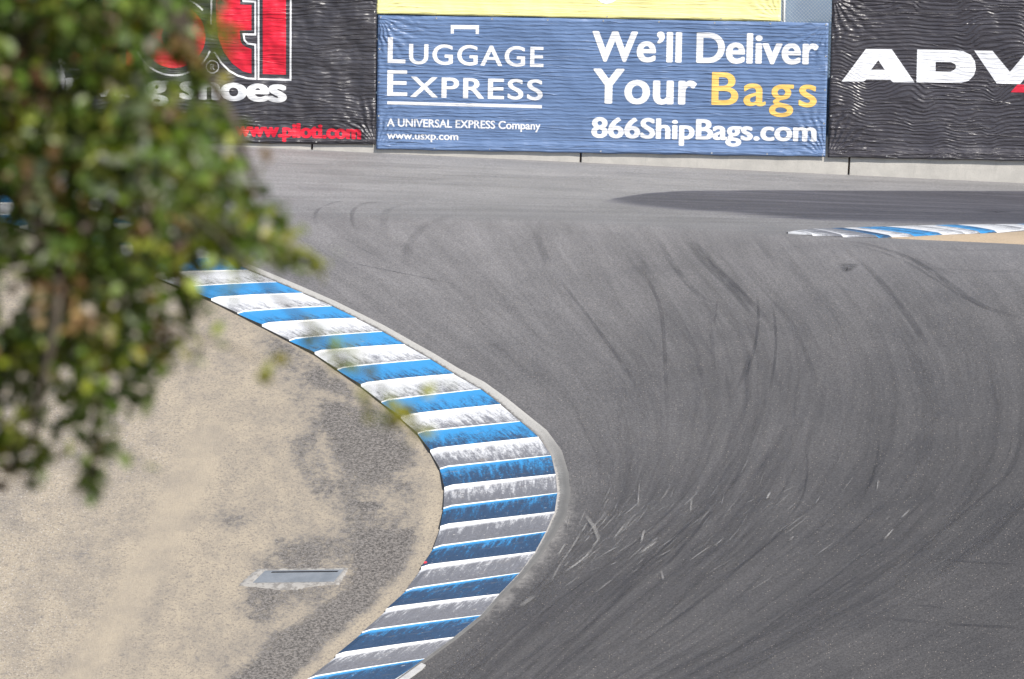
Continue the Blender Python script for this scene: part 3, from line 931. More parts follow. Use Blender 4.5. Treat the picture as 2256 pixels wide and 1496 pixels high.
def vinyl(name, col, W_, H_, rough=0.38, amp=1.0, kind='flat', spec=0.5):
    """printed vinyl sheet; its wrinkles run in the banner's own frame, so print and cloth share them"""
    g = G(name, rough, spec)
    sp = g.node('ShaderNodeSeparateXYZ'); g.put(sp.inputs[0], g.coord())
    x, z = sp.outputs[0], sp.outputs[2]
    cb = g.node('ShaderNodeCombineXYZ'); g.put(cb.inputs[0], x); g.put(cb.inputs[1], z)
    p = cb.outputs[0]
    lam = 0.088
    big = g.noise(p, 0.55, 3, 0.5)
    mid = g.noise(g.mapping(p, (1.5, 3.0, 1)), 1.0, 3, 0.55)
    fin = g.noise(g.mapping(p, (3.5, 12.0, 1)), 1.0, 3, 0.6)
    # horizontal ripples that jog along the mesh of the fence behind
    if kind == 'mesh':
        jog = g.noise(g.mapping(p, (.85, .4, 1), (4, 2, 0)), 1.0, 1, .4)
        ph = g.math('ADD', g.math('MULTIPLY', z, 2 * math.pi / lam), g.math('MULTIPLY', g.math('SUBTRACT', mid, .5), 5.0))
        ph = g.math('ADD', ph, g.math('MULTIPLY', g.math('SUBTRACT', jog, .5), g.ramp(big, .40, .60, 14, 95)))
    elif kind == 'loose':
        ph = g.math('ADD', g.math('MULTIPLY', z, 2 * math.pi / (lam * 1.05)), g.math('MULTIPLY', g.math('SUBTRACT', big, .5), 40.0))
        ph = g.math('ADD', ph, g.math('MULTIPLY', g.math('SUBTRACT', mid, .5), 8.0))
    else:
        ph = g.math('ADD', g.math('MULTIPLY', z, 2 * math.pi / lam), g.math('MULTIPLY', g.math('SUBTRACT', mid, .5), 9.0))
    ridge = g.math('SUBTRACT', 1.0, g.math('ABSOLUTE', g.math('SINE', g.math('MULTIPLY', ph, .5))))
    prof = g.math('ADD', g.math('MULTIPLY', g.math('SINE', ph), .55), g.math('MULTIPLY', ridge, 1.1))
    h = g.math('MULTIPLY', prof, g.math('MULTIPLY', g.ramp(fin, .3, .7, .2, 1.05), .0058 * amp))
    # long straight creases
    cr = g.noise(g.mapping(p, (.22, 4.6, 1), (2.3, 7.7, 0)), 1.0, 2, .5)
    crm = g.ramp(g.math('ABSOLUTE', g.math('SUBTRACT', cr, .5)), 0, .025, 1, 0)
    h = g.math('ADD', h, g.math('MULTIPLY', crm, .009 * amp))
    # fans of folds from the four tied corners and along the edges
    for cx, cz in ((0, 0), (W_, 0), (0, H_), (W_, H_)):
        dx = g.math('SUBTRACT', x, cx); dz = g.math('SUBTRACT', z, cz)
        r = g.math('SQRT', g.math('ADD', g.math('MULTIPLY', dx, dx), g.math('MULTIPLY', dz, dz)))
        th = g.math('ARCTAN2', dz, dx)
        s = g.math('SINE', g.math('ADD', g.math('MULTIPLY', th, 27.0), g.math('MULTIPLY', g.math('ADD', mid, big), 13.0)))
        h = g.math('ADD', h, g.math('MULTIPLY', g.math('MULTIPLY', s, g.math('MULTIPLY', g.ramp(r, .1, .5), g.ramp(r, .5, 1.7, 1, 0))), .0070 * amp))
    # slack hem along the bottom: sharp long folds
    hem = g.ramp(z, .02, .34, 1, 0)
    hf = g.noise(g.mapping(p, (.5, 8.0, 1), (5, 1, 0)), 1.0, 3, .55, .6)
    h = g.math('ADD', h, g.math('MULTIPLY', g.math('MULTIPLY', hem, hf), .085 * amp))
    if kind == 'loose':
        h = g.math('ADD', h, g.math('MULTIPLY', g.noise(p, 1.25, 2, .45), .30))
    else:
        h = g.math('ADD', h, g.math('MULTIPLY', big, .20))
    dirt = g.noise(g.mapping(p, (.7, .9, 1), (9, 3, 0)), 1.0, 5, .65)
    g.color(g.mix(g.ramp(dirt, .45, .8, 0, .16), col, [min(1, c * .6 + .05) for c in col]))
    g.bump(h, 1.0, 1.0)
    return g.m


class Banner:
    def __init__(s, bl, br, height, depth, label, cat='banner'):
        """bl, br: pixels of the two lower corners"""
        a, b = plane(*bl, depth), plane(*br, depth)
        s.W = float(np.hypot(b[0] - a[0], b[2] - a[2])); s.H = height
        s.ang = math.atan2(a[2] - b[2], b[0] - a[0])
        s.depth = depth
        s.root = empty('banner', tuple(a), label, cat, 'banners hung along the wall', s.ang)
        s.o = a

    def loc(s, px, py):
        p = plane(px, py, s.depth) - s.o
        c, sn = math.cos(s.ang), math.sin(s.ang)
        return p[..., 0] * c - p[..., 2] * sn, p[..., 0] * sn + p[..., 2] * c

    def cloth(s, mat, scallop=.012):
        nx, nz = max(int(s.W / .06), 8), max(int(s.H / .06), 8)
        x = np.linspace(0, s.W, nx); z = np.linspace(0, s.H, nz)
        X, Z = np.meshgrid(x, z)
        e = np.exp(-(Z / .10) ** 2); et = np.exp(-((s.H - Z) / .10) ** 2)
        per = 1.32
        sag = np.abs(np.sin(np.pi * X / per))
        n = sum(np.sin(X * a + b) * c for a, b, c in ((2.1, .3, .5), (5.3, 1.1, .3), (11.7, 2.0, .2)))
        Y = -0.012 * e * (1 + n) * 0.5
        Zs = Z + e * (scallop * (sag - .6) + .008 * n) - et * scallop * sag * .6
        v = np.stack([X, Y, Zs], -1).reshape(-1, 3)
        me = mesh_np('cloth', v, grid_quads(nz, nx))
        o = link('cloth', me, s.root, [mat])
        md = o.modifiers.new('thickness', 'SOLIDIFY'); md.thickness = .003; md.offset = 1
        return o

    def grommets(s, xs, zs, mat):
        for x, z in [(x, z) for x in xs for z in zs]:
            m = MB()
            n = 14
            for rr, yy in ((.020, -.006), (.011, -.010), (.007, -.004)):
                m.v += [(x + rr * math.cos(2 * math.pi * k / n), yy, z + rr * math.sin(2 * math.pi * k / n)) for k in range(n)]
            for r in range(2):
                for k in range(n):
                    m.f.append([r * n + k, r * n + (k + 1) % n, (r + 1) * n + (k + 1) % n, (r + 1) * n + k])
            m.build('grommet', mat, s.root, True)

    def flat(s, curve, name, mat, y=-.007, xf=None):
        ob = bpy.data.objects.new('tmp', curve)
        COL.objects.link(ob)
        bpy.context.view_layer.update()
        dg = bpy.context.evaluated_depsgraph_get()
        me = bpy.data.meshes.new_from_object(ob.evaluated_get(dg))
        COL.objects.unlink(ob); bpy.data.objects.remove(ob); bpy.data.curves.remove(curve)
        n = len(me.vertices)
        co = np.empty(n * 3, np.float32); me.vertices.foreach_get('co', co); co = co.reshape(-1, 3)
        if xf is not None: co = xf(co)
        out = np.column_stack([co[:, 0], np.full(n, y), co[:, 1]]).astype(np.float32)
        me.vertices.foreach_set('co', out.ravel())
        me.materials.clear(); me.update()
        for p in me.polygons: p.use_smooth = False
        me.name = name
        return link(name, me, s.root, [mat])

    def text(s, body, x0, x1, yb0, yb1, height, mat, ref='H', bold=.0, name='lettering', y=-.007, space=1.0):
        """fit a line of text between two pixels of its baseline; height is that of ref, in pixels"""
        def mk(t):
            c = bpy.data.curves.new('t', 'FONT')
            c.body = t; c.resolution_u = 6; c.space_character = space; c.fill_mode = 'FRONT'
            return c
        def bb(t):
            c = mk(t); ob = bpy.data.objects.new('tmp', c); COL.objects.link(ob); bpy.context.view_layer.update()
            me = bpy.data.meshes.new_from_object(ob.evaluated_get(bpy.context.evaluated_depsgraph_get()))
            a = np.array([v.co[:2] for v in me.vertices]); bpy.data.meshes.remove(me)
            COL.objects.unlink(ob); bpy.data.objects.remove(ob); bpy.data.curves.remove(c)
            return a.min(0), a.max(0)
        lo, hi = bb(body); rl, rh = bb(ref)
        ax, az = s.loc(np.array(x0), np.array(yb0)); bx, bz = s.loc(np.array(x1), np.array(yb1))
        hh = height * s.depth / FPX * 1.002
        sx = (bx - ax) / (hi[0] - lo[0]); sy = hh / (rh[1] - rl[1])
        def xf(co):
            u = (co[:, 0] - lo[0]) * sx
            v = (co[:, 1] - rl[1]) * sy
            return np.column_stack([ax + u, az + v + (bz - az) * u / (bx - ax)])
        o = s.flat(mk(body), name, mat, y, xf)
        if bold > 0:                       # heavier strokes: the same print laid over itself a hair apart
            n = len(o.data.vertices); co = np.empty(n * 3, np.float32); o.data.vertices.foreach_get('co', co); co = co.reshape(-1, 3)
            tri = [tuple(p.vertices) for p in o.data.polygons]
            V, F = [], []
            for q in range(12):
                a = 2 * math.pi * q / 12
                V.append(co + np.array([math.cos(a) * bold * sx, -.00012 * q, math.sin(a) * bold * sy * .55]))
                F += [tuple(i + q * n for i in t) for t in tri]
            me = bpy.data.meshes.new(name); me.from_pydata(np.concatenate(V).tolist(), [], F); me.materials.append(mat); me.update()
            o.data = me
        return o

    def shape(s, loops, name, mat, y=-.007, cyclic=True):
        c = bpy.data.curves.new('c', 'CURVE'); c.dimensions = '2D'; c.fill_mode = 'BOTH'
        for lp in loops:
            lp = np.array(lp, float)
            X, Z = s.loc(lp[:, 0], lp[:, 1])
            sp = c.splines.new('POLY'); sp.points.add(len(lp) - 1); sp.use_cyclic_u = True
            for i in range(len(lp)): sp.points[i].co = (X[i], Z[i], 0, 1)
        return s.flat(c, name, mat, y)

    def stroke(s, pts, wpx, name, mat, y=-.008, closed=False):
        """a printed line of constant width"""
        pts = np.array(pts, float); n = len(pts)
        X, Z = s.loc(pts[:, 0], pts[:, 1]); p = np.column_stack([X, Z]); hw = wpx * s.depth / FPX / 2
        L, R = [], []
        for i in range(n):
            a = p[i - 1] if (closed or i > 0) else p[i]; b = p[(i + 1) % n] if (closed or i < n - 1) else p[i]
            d1 = p[i] - a; d2 = b - p[i]
            d1 = d1 / (np.linalg.norm(d1) + 1e-9) if np.linalg.norm(d1) > 1e-9 else d2 / np.linalg.norm(d2)
            d2 = d2 / (np.linalg.norm(d2) + 1e-9) if np.linalg.norm(d2) > 1e-9 else d1
            n1 = np.array([-d1[1], d1[0]]); n2 = np.array([-d2[1], d2[0]])
            m = n1 + n2; m /= np.linalg.norm(m) + 1e-9
            m *= min(hw / max(m @ n1, .35), hw * 2)
            L.append(p[i] + m); R.append(p[i] - m)
        v = [(q[0], y, q[1]) for q in L] + [(q[0], y, q[1]) for q in R]
        k = n if closed else n - 1
        f = [(i, (i + 1) % n, n + (i + 1) % n, n + i) for i in range(k)]
        return link(name, mesh_np(name, v, f, smooth=False), s.root, [mat])


def arc(cx, cy, r, a0, a1, n=24):
    t = np.radians(np.linspace(a0, a1, n))
    return [(cx + r * math.cos(k), cy + r * math.sin(k)) for k in t]


def build_banners():
    gm = G('grommet_metal', .35, .5); gm.b.inputs['Metallic'].default_value = .8
    gm.color(gm.mix(gm.ramp(gm.noise(gm.coord(), 50, 2), .4, .6), (0.75, 0.73, 0.68), (0.6, 0.58, 0.53)))
    gm = gm.m
    # --- blue delivery banner
    b = Banner((829, 329), (1818, 346), 3.075, WALL - .045, 'wide blue banner with white lettering about delivering bags, on the wall')
    V = lambda n, c, **k: vinyl(n, c, b.W, b.H, **k)
    b.cloth(V('blue_vinyl', (0.125, 0.195, 0.345), amp=1.2, rough=.36))
    wh = V('white_print', (0.80, 0.80, 0.81), amp=.6); yl = V('yellow_print', (0.86, 0.56, 0.15), amp=.6)
    b.shape([[(993, 55), (1055.5, 55.5), (1055, 75), (1048, 75), (1048, 64.5), (1000, 64), (1000, 74), (993, 74)]], 'emblem', wh)
    b.text('L', 855, 892, 138, 139, 56, wh, bold=.012)
    b.text('UGGAGE', 902, 1196, 140, 147, 43, wh, bold=.020, space=1.12)
    b.text('E', 854, 896, 210.5, 211, 56, wh, bold=.012)
    b.text('XPRESS', 905, 1194, 213, 220, 44, wh, bold=.020, space=1.12)
    b.shape([[(853, 223), (1194, 231.5), (1194, 238.5), (853, 230)]], 'underline', wh)
    b.text('A UNIVERSAL EXPRESS Company', 853, 1190, 278, 285.5, 17, wh, bold=.028)
    b.text('www.usxp.com', 853, 1009, 305.5, 308.5, 10.5, wh, ref='x', bold=.028)
    b.text('We\u2019ll Deliver', 1307, 1800, 133.5, 140.5, 64, wh, bold=.034)
    b.text('Your', 1309, 1531, 226, 228.5, 74, wh, bold=.034, space=1.06)
    b.text('Bags', 1569, 1797, 230, 235, 71, yl, bold=.016, space=1.16)
    b.text('866ShipBags.com', 1305, 1796, 302, 310.5, 43, wh, bold=.038)
    nG = 9
    b.grommets([.06 + (b.W - .12) * i / (nG - 1) for i in range(nG)], [.045, b.H - .045], gm)
    b.grommets([.045, b.W - .045], [b.H * k / 4 for k in (1, 2, 3)], gm)
    # --- yellow banner above it
    y = Banner((829, 30.5), (1719.5, 47.5), 2.2, WALL - .022, 'yellow banner with red and white lettering, above the blue one')
    y.cloth(vinyl('yellow_vinyl', (0.87, 0.80, 0.34), y.W, y.H, amp=.5))
    rd = vinyl('orange_print', (0.80, 0.19, 0.03), y.W, y.H, amp=.5); w2 = vinyl('white_print', (0.82, 0.82, 0.82), y.W, y.H, amp=.5)
    y.text('com', 1560, 1692, -3.5, -2, 46, rd, ref='x', bold=.03)
    y.stroke(arc(1337, -20, 25, 0, 350), 7, 'logo', w2, closed=True)
    y.grommets([.06 + (y.W - .12) * i / 7 for i in range(8)], [.04], gm)
    # --- black banner with the red logo
    k = Banner((-420, 302), (827, 319), 4.3, WALL - .035, 'black banner with big red logo letters and white shoe slogan, behind the leaves')
    V = lambda n, c, **q: vinyl(n, c, k.W, k.H, kind='loose', **q)
    k.cloth(V('black_vinyl', (0.052, 0.049, 0.056), amp=1.8, rough=.36))
    red = V('red_print', (0.66, 0.012, 0.035), amp=.8); wh = V('white_print', (0.78, 0.78, 0.78), amp=.6)
    k.shape([[(475, -150), (476, 45), (480, 80), (492, 113), (512, 140), (535, 157), (554, 162), (554, 108), (543, 104), (534, 98), (530, 90), (528, 67), (554, 66.5), (554, 11), (529, 10), (529, -150)]], 'logo_letter', red)
    k.shape([[(579, -150), (630, -150), (630, 164.5), (579, 163)]], 'logo_letter', red)
    k.shape([arc(383, 80, 70, 0, 352, 44), arc(383, 80, 27, 0, 345, 24)], 'logo_letter', red)
    k.shape([[(146, -150), (200, -150), (200, 142), (146, 141)]], 'logo_letter', red)
    k.shape([[(226, -60), (262, -60), (262, 145), (226, 144)]], 'logo_letter', red)
    k.shape([[(278, -150), (298, -150), (298, 146), (278, 145)]], 'logo_letter', red)
    k.stroke([(467, -150), (466, 0), (465, 54)], 4, 'logo_outline', wh)
    k.stroke([(536, -60), (536, 2.5), (562.5, 3.5), (562.5, 76), (536.5, 75.5), (538.5, 88), (545, 95.5), (562.5, 98.5), (563, 173.5), (545, 172.5), (525, 167), (505, 156), (487, 138), (472, 114)], 4, 'logo_outline', wh)
    k.stroke([(570, -150), (569.5, 174), (640, 176), (641, -150)], 4, 'logo_outline', wh)
    k.stroke(arc(383, 80, 86, 22, 318, 46), 4, 'logo_outline', wh)
    k.stroke([(135, -150), (135, 152), (209, 154.5), (209, -150)], 4, 'logo_outline', wh)
    k.stroke(arc(468, 147, 13.5, 0, 345, 24), 2.6, 'logo_mark', wh, closed=True)
    k.text('R', 463.5, 473, 153, 153.3, 12, wh, name='logo_mark', bold=.02)
    for r0 in (44, 36):
        st = []
        for q in range(10):
            rr = r0 if q % 2 == 0 else r0 * .42
            a = math.radians(-90 + 36 * q); st.append((122 + rr * math.cos(a), 152 + rr * math.sin(a)))
        k.stroke(st, 2, 'star_outline', wh, closed=True)
    k.text('driving shoes', 95, 627, 206, 223.5, 35, wh, ref='x', bold=.05)
    k.text('www.piloti.com', 519, 793, 298.5, 305.5, 19.5, red, ref='x', bold=.06)
    k.grommets([k.W - .045], [.05, 1.05, 2.05, 3.05], gm)
    k.grommets([k.W - .05 - 1.3 * i for i in range(1, 9)], [.05], gm)
    # --- black tyre banner
    t = Banner((1823.5, 346.5), (2560, 360), 3.72, WALL - .055, 'black ribbed banner with bold white capital letters, at the far right')
    V = lambda n, c, **q: vinyl(n, c, t.W, t.H, kind='mesh', **q)
    t.cloth(V('black_vinyl', (0.052, 0.048, 0.056), amp=1.9, rough=.33))
    wh = V('white_print', (0.80, 0.80, 0.82), amp=.6); red = V('red_print', (0.70, 0.03, 0.06), amp=.6)
    S = lambda pts: [(1600 + x / 2.413, yy / 2.413) for x, yy in pts]
    t.shape([S([(613, 434), (742, 260), (880, 262), (1001, 438), (886, 437), (872, 424), (744, 422), (729, 434)]), S([(770, 370), (843, 371), (808, 320)])], 'logo_letter', wh)
    t.shape([S([(1015, 263), (1215, 266), (1260, 272), (1300, 292), (1322, 325), (1327, 365), (1317, 400), (1290, 428), (1250, 440), (1011, 438)]),
             S([(1113, 379), (1190, 381), (1212, 372), (1222, 357), (1218, 342), (1195, 330), (1113, 329)])], 'logo_letter', wh)
    t.shape([S([(1318, 268), (1415, 270), (1508, 382), (1600, 274), (1700, 276), (1562, 447), (1438, 444)])], 'logo_letter', wh)
    t.shape([S([(1512, 490), (1548, 449), (1660, 452), (1655, 493)])], 'logo_letter', red)
    t.grommets([.05], [.05 + .9 * i for i in range(5)], gm)
    t.grommets([.05 + 1.3 * i for i in range(1, 6)], [.05], gm)


def build_wall():
    con = concrete_material('barrier_concrete', (0.50, 0.475, 0.43), (0.42, 0.40, 0.365))
    steel = G('galvanised_steel', .45, .5); steel.b.inputs['Metallic'].default_value = .6
    steel.color(steel.mix(steel.ramp(steel.noise(steel.coord(), 60, 3, .7), .35, .65), (0.52, 0.53, 0.53), (0.36, 0.37, 0.37))); steel = steel.m
    rust = G('rusty_steel', .8, .3); rust.color(rust.mix(rust.noise(rust.coord(), 30), (0.10, 0.05, 0.03), (0.05, 0.035, 0.03))); rust = rust.m
    # concrete barriers end to end; joints as in the photograph
    joints = [-495, 96, 687, 1279, 1870, 2462]
    names = ['concrete barrier section hidden furthest left behind the leaves', 'concrete barrier section at the left under the black logo banner, mostly behind leaves',
             'concrete barrier section from the black logo banner to the joint under the blue one', 'long concrete barrier section under the right half of the blue banner, between both dark joints',
             'concrete barrier section under the black ribbed banner at the right edge']
    jx = [float(plane(j, 360, WALL)[0]) for j in joints]
    zoff = 0.0
    tilt = math.atan(0.0345)
    for i in range(5):
        x0, x1 = jx[i] + .022, jx[i + 1] - .022
        xm = (x0 + x1) / 2
        root = empty('concrete_barrier', (xm, WALL, float(hz(xm, WALL)) - .02), names[i], 'barrier', 'concrete barriers along the wall', tilt)
        hl = (x1 - x0) / 2
        prof = [(0, -.05), (0, .10), (.004, .30), (.010, .42), (.02, .86), (.035, .875), (.285, .875), (.30, .86), (.33, .42), (.335, .30), (.345, .10), (.345, -.05)]
        m = MB(); n = len(prof)
        segs = np.linspace(-hl, hl, 24)
        for j, x in enumerate(segs):
            ins = .012 if j in (0, 23) else 0
            for (yy, zz) in prof:
                m.v.append((x, yy + (ins if yy < .17 else -ins), zz - (ins if zz > .5 else 0)))
        for j in range(len(segs) - 1):
            for q in range(n - 1):
                m.f.append([j * n + q, (j + 1) * n + q, (j + 1) * n + q + 1, j * n + q + 1])
        m.f.append(list(range(n))); m.f.append([(len(segs) - 1) * n + q for q in range(n)][::-1])
        m.build('concrete_body', con, root)
        for zz in (.16, .26):
            m = MB(); m.tube([(hl - .02, .10, zz), (hl + .02, .055, zz), (hl + .055, .10, zz)], .014, 8)
            m.build('connector_loop', rust, root, True)
        m = MB(); m.tube([(hl + .018, .055 + .03, .05), (hl + .018, .055 + .03, .78)], .016, 8)
        m.build('connector_pin', rust, root, True)
    # chain-link fence that carries the banners
    f = empty('chain_link_fence', (0, WALL + .36, float(hz(0, WALL))), 'galvanised chain-link fence on round posts behind the banners', 'fence')
    px_post = plane(1727, 20, WALL + .42)[0]
    for q in range(-6, 5):
        xq = px_post + q * 3.05
        m = MB(); zb = float(hz(xq, WALL)) - float(hz(0, WALL)) - .1
        m.tube([(xq, .06, zb), (xq, .06, 5.1)], .043, 12)
        m.build('post', steel, f, True)
    m = MB(); m.tube([(px_post - 18.3, .06, 5.1), (px_post + 12.2, .06, 5.1)], .03, 10); m.build('top_rail', steel, f, True)
    m = MB(); x0, x1, z0, z1 = px_post - 18.3, px_post + 12.2, .8, 5.1
    hgt = z1 - z0
    xs = np.arange(x0 - hgt, x1, .082)
    r = .0026
    for sgn in (1, -1):
        for c in xs:
            a, b2 = (c, z0), (c + hgt, z1)
            if sgn < 0: a, b2 = (c, z1), (c + hgt, z0)
            ta = max(0, (x0 - a[0]) / hgt); tb = min(1, (x1 - a[0]) / hgt)
            if tb - ta < .01: continue
            pa = (a[0] + ta * hgt, a[1] + ta * (b2[1] - a[1])); pb = (a[0] + tb * hgt, a[1] + tb * (b2[1] - a[1]))
            m.tube([(pa[0], sgn * .003, pa[1]), (pb[0], sgn * .003, pb[1])], r, 4)
    m.build('wire_mesh', steel, f)
    # blue-grey screen seen through the fence
    sc0 = empty('screen', (0, WALL + 1.2, float(hz(0, WALL))), 'plain pale blue-grey screen seen through the fence beside the yellow banner', 'screen')
    g = G('blue_grey_screen', .8, .25); ob = g.coord()
    n = g.noise(g.mapping(ob, (1, 1, .5)), 2.5, 4, .6); g.color(g.mix(g.ramp(n, .3, .7), (0.225, 0.315, 0.43), (0.20, 0.285, 0.40)))
    X, Z = np.meshgrid(np.linspace(-15, 18, 120), np.linspace(.3, 5.0, 30))
    Y = .03 * np.sin(X * 2.1) + .02 * np.sin(X * 5 + Z * 2)
    me = mesh_np('fabric', np.stack([X, Y, Z], -1).reshape(-1, 3), grid_quads(30, 120))
    o = link('fabric', me, sc0, [g.m]); md = o.modifiers.new('thickness', 'SOLIDIFY'); md.thickness = .01
    for q in range(-5, 7):
        m = MB(); m.tube([(q * 3.0, .12, -1.1), (q * 3.0, .12, 5.05)], .04, 10); m.build('post', steel, sc0, True)


# ------------------------------------------------------------------ tree
def build_tree():
    base = np.array([-3.3, 11.6, float(hz(-3.3, 11.6)) - .05])
    root = empty('leafy_tree', tuple(base), 'green leafy tree hanging out of focus across the left foreground', 'tree')
    g = G('bark', .9, .25); ob = g.coord()
    n = g.noise(g.mapping(ob, (1, 1, .25)), 22, 5, .7); g.color(g.mix(g.ramp(n, .35, .65), (0.125, 0.103, 0.078), (0.06, 0.048, 0.037))); g.bump(n, 1, .02)
    bark = g.m
    D0 = 10.6

    def W(px, py, d=D0): return plane(px, py, d) - base
    m = MB()
    m.tube([(0, 0, -.1), (.03, .02, .5), (.1, -.03, 1.3), (.22, -.1, 2.2), (.35, -.15, 3.2), (.3, -.1, 4.4), (.4, 0, 5.4)], [.30, .22, .18, .16, .13, .09, .04], 14)
    m.build('trunk', bark, root, True)

    def branch(pts, r0, r1, n=7):
        q = MB(); q.tube(pts, list(np.linspace(r0, r1, len(pts))), n); return q.build('branch', bark, root, True)
    T = lambda z: np.array([.1 + .09 * (z - 1.3), -.1, z])
    branch([T(2.3), T(2.3) + (.5, -.3, .5), W(-260, -60, 10.9), W(-60, 30), W(110, 190), W(190, 400)], .10, .014)
    branch([W(-260, -60, 10.9), W(-100, 300), W(60, 470, 10.4), W(128, 600, 10.1), W(122, 700, 10.05), W(105, 790, 10.05), W(80, 900, 10.1), W(70, 990, 10.1)], .019, .005)
    branch([T(3.0), T(3.0) + (.8, -.3, .35), W(120, -220), W(300, -90), W(400, 60), W(440, 220)], .09, .012)
    branch([W(110, 190), W(250, 330), W(380, 430), W(520, 510), W(610, 550), W(700, 575)], .022, .003)
    branch([W(60, 470, 10.4), W(180, 560, 10.5), W(260, 660, 10.5), W(330, 760, 10.5)], .02, .005)
    branch([W(128, 600, 10.3), W(190, 760, 10.4), W(215, 900, 10.4), W(200, 1060, 10.4)], .014, .004)
    branch([W(300, -90), W(430, 120), W(510, 260), W(560, 400), W(590, 350)], .018, .003)
    # thin pendulous twig that crosses the kerb
    branch([W(380, 430, 10.3), W(520, 560, 9.9), W(640, 680, 9.6), W(740, 770, 9.5), W(830, 850, 9.45), W(890, 910, 9.4), W(925, 960, 9.4)], .006, .0012, 5)
    branch([W(330, 760, 10.5), W(420, 740, 10.2), W(500, 760, 9.9), W(595, 805, 9.8)], .005, .0012, 5)
    for a in (0.6, 1.9, 3.1, 4.2, 5.4):
        z = 2.6 + .35 * a
        e = np.array([math.cos(a + 1.4) * 1.9, math.sin(a + 1.4) * 1.7, z + 1.3])
        branch([T(min(z, 4.6)), T(min(z, 4.6)) * .45 + e * .55 + (0, 0, .1), e], .06, .012)

    # ---- leaves
    outline = [(-700, -260), (470, -260), (470, 0), (492, 60), (490, 120), (470, 170), (500, 250), (520, 320), (545, 380), (552, 430), (604, 458), (606, 500), (628, 540), (606, 575),
               (560, 560), (500, 570), (470, 590), (462, 640), (445, 690), (400, 715), (385, 780), (360, 830), (322, 880), (270, 915), (255, 960), (285, 1005), (262, 1030), (215, 1035),
               (205, 1075), (150, 1065), (110, 1030), (60, 1050), (-80, 1060), (-300, 1100), (-700, 1000)]
    P0, R0, C0, S0 = [], [], [], []

    def sprig(c, n, spread, size, hue):
        c = np.asarray(c, float)
        P0.append(c + rng.normal(0, 1, (n, 3)) * spread); S0.append(np.full(n, size) * rng.uniform(.7, 1.25, n)); C0.append(np.full(n, hue))

    holes = [(20, 640, 46), (75, 905, 30), (335, 640, 30), (165, 1000, 22), (28, 425, 18), (277, 494, 18), (395, 35, 22), (355, 130, 30), (440, 120, 18), (115, 150, 22), (140, 180, 22), (225, 200, 18), (345, 200, 16), (400, 205, 16),
             (445, 215, 16), (480, 330, 16), (280, 305, 14), (560, 480, 14), (410, 700, 18), (100, 960, 20), (250, 1000, 16), (20, 880, 26), (355, 545, 14), (440, 590, 16)]
    sil = 0
    while sil < 1480:
        n = 3000
        px = rng.uniform(-330, 660, n); py = rng.uniform(-230, 1100, n)
        s = in_poly(px, py, outline)
        for x, y, q in zip(px, py, s):
            if q < 8: continue
            if any(math.hypot(x - hx, y - hy) < hr + 12 for hx, hy, hr in holes): continue
            dens = (.75 if y > 620 else 1.0) * (.45 if q < 45 else .75 if q < 90 else 1)
            if rng.random() > dens: continue
            th = min(.55, .08 + q / 300)
            d = 10.6 + rng.uniform(-th, th)
            nn = int(rng.integers(7, 13))
            hue = rng.choice([0, 0, 0, 0, 1, 1, 2, 3, 4], p=[.15, .14, .14, .13, .135, .11, .09, .08, .025])
            sprig(W(x, y, d), nn, np.array([.022, .034, .024]) * (1 if q > 30 else .6), .035, hue)
            sil += 1
            if sil >= 1480: break
    # hand-placed sprays at the silhouette
    for x, y, n, hu, d, sp in [(590, 500, 9, 1, 10.4, .012), (625, 560, 8, 1, 10.2, .014), (650, 555, 7, 1, 10.2, .012), (695, 570, 8, 1, 10.2, .011), (705, 595, 4, 1, 10.2, .008), (560, 440, 8, 0, 10.4, .014), (595, 462, 7, 0, 10.4, .012),
                               (595, 805, 6, 5, 9.8, .009), (590, 352, 3, 4, 10.3, .006), (640, 545, 8, 1, 10.2, .014), (665, 590, 6, 0, 10.2, .010), (720, 580, 4, 1, 10.2, .007), (632, 500, 6, 0, 10.3, .010), (610, 468, 5, 1, 10.3, .009), (575, 400, 5, 0, 10.4, .009), (545, 585, 6, 1, 10.2, .010), (500, 90, 6, 0, 10.5, .010), (520, 290, 6, 1, 10.4, .010), (470, 735, 4, 1, 10.1, .010), (432, 793, 4, 2, 10.1, .006), (200, 1080, 6, 0, 10.4, .010), (198, 1095, 4, 2, 10.4, .006), (305, 1008, 5, 0, 10.4, .008),
                               (690, 715, 4, 5, 9.6, .008), (705, 775, 4, 5, 9.6, .009), (760, 755, 4, 1, 9.5, .010), (790, 790, 5, 1, 9.5, .010), (805, 800, 3, 5, 9.5, .008), (800, 905, 6, 5, 9.45, .010), (830, 925, 3, 1, 9.45, .008), (870, 895, 6, 5, 9.4, .007),
                               (890, 920, 6, 5, 9.4, .007), (905, 945, 5, 5, 9.4, .006), (918, 958, 4, 1, 9.4, .004), (950, 850, 4, 1, 9.45, .008), (985, 845, 3, 1, 9.45, .005), (860, 870, 4, 1, 9.4, .006), (520, 640, 5, 1, 10.0, .009), (495, 610, 5, 1, 10.1, .010)]:
        sprig(W(x, y, d), n, sp, .030, hu)
    # the rest of the crown, out of frame to the left, above and behind
    cnt = 0
    while cnt < 3000:
        v = rng.normal(0, 1, 3); v /= np.linalg.norm(v); v *= rng.uniform(.55, 1) ** .6
        c = np.array([.2, .3, 4.3]) + v * np.array([2.5, 2.2, 2.1])
        lump = math.sin(c[0] * 3.1) * math.sin(c[1] * 2.7 + 1) * math.sin(c[2] * 3.3 + .5)
        if lump < -.25: continue
        x, y = project(c + base)
        if (c + base)[1] < 5: continue
        if -150 < x < 2500 and -150 < y < 1700: continue
        sprig(c, 10, .075, .055, rng.choice([0, 0, 1, 2]))
        cnt += 1
    pos = np.concatenate(P0); size = np.concatenate(S0); hue = np.concatenate(C0).astype(int)
    N = len(pos)
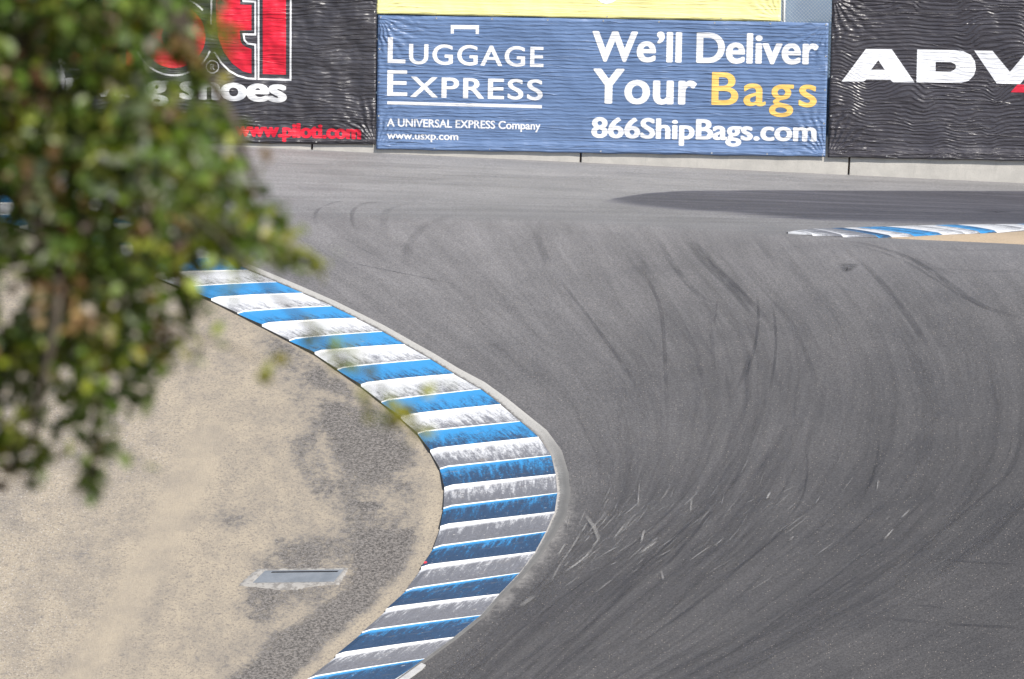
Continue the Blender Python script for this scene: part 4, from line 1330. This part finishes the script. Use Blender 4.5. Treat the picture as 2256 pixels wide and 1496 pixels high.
    nrm = rng.normal(0, .75, (N, 3)) + np.array([.25, -.25, .75]); nrm /= np.linalg.norm(nrm, axis=1)[:, None]
    ax = rng.normal(0, 1, (N, 3)); ax[:, 2] -= .5
    ax -= nrm * np.sum(ax * nrm, 1)[:, None]; ax /= np.linalg.norm(ax, axis=1)[:, None]
    bx = np.cross(nrm, ax)
    tmpl = np.array([(0, 0, 0), (.28, .27, .07), (.70, .25, .07), (1, 0, -.04), (.70, -.25, .07), (.28, -.27, .07), (.28, 0, 0), (.70, 0, 0)])
    V = pos[:, None] + size[:, None, None] * (tmpl[None, :, 0:1] * ax[:, None] + tmpl[None, :, 1:2] * bx[:, None] * 1.15 + tmpl[None, :, 2:3] * nrm[:, None])
    o8 = (np.arange(N) * 8)[:, None]
    q1 = np.array([(6, 7, 2, 1), (5, 4, 7, 6)]); t1 = np.array([(0, 6, 1), (0, 5, 6), (7, 3, 2), (4, 3, 7)])
    quads = (o8[:, None] + q1[None]).reshape(-1, 4); tris = (o8[:, None] + t1[None]).reshape(-1, 3)
    me = mesh_np('crown', V.reshape(-1, 3), quads, False, tris)
    pal = np.array([(0.090, 0.136, 0.016), (0.205, 0.225, 0.026), (0.150, 0.175, 0.090), (0.135, 0.072, 0.026), (0.30, 0.20, 0.10), (0.21, 0.20, 0.022)])
    col = pal[hue] * rng.uniform(.35, 1.35, (N, 1)) * rng.normal(1, .08, (N, 3))
    vcol(me, 'leaf', np.repeat(np.clip(col, .005, 1), 8, 0))
    g = G('leaves', .42, .45)
    _, _, _, c, _ = g.attr('leaf')
    g.color(c)
    tr = g.node('ShaderNodeBsdfTranslucent'); g.put(tr.inputs[0], g.mix(1.0, c, (1.3, 1.5, .5), 'MULTIPLY'))
    mx = g.node('ShaderNodeMixShader'); mx.inputs[0].default_value = .30
    g.nt.links.new(g.b.outputs[0], mx.inputs[1]); g.nt.links.new(tr.outputs[0], mx.inputs[2])
    g.nt.links.new(mx.outputs[0], g.nt.nodes['Material Output'].inputs[0])
    link('crown', me, root, [g.m])


build_ground()
build_track()
build_apron()
build_kerb()
build_far_kerb()
build_wall()
build_banners()
build_drain()
build_tree()
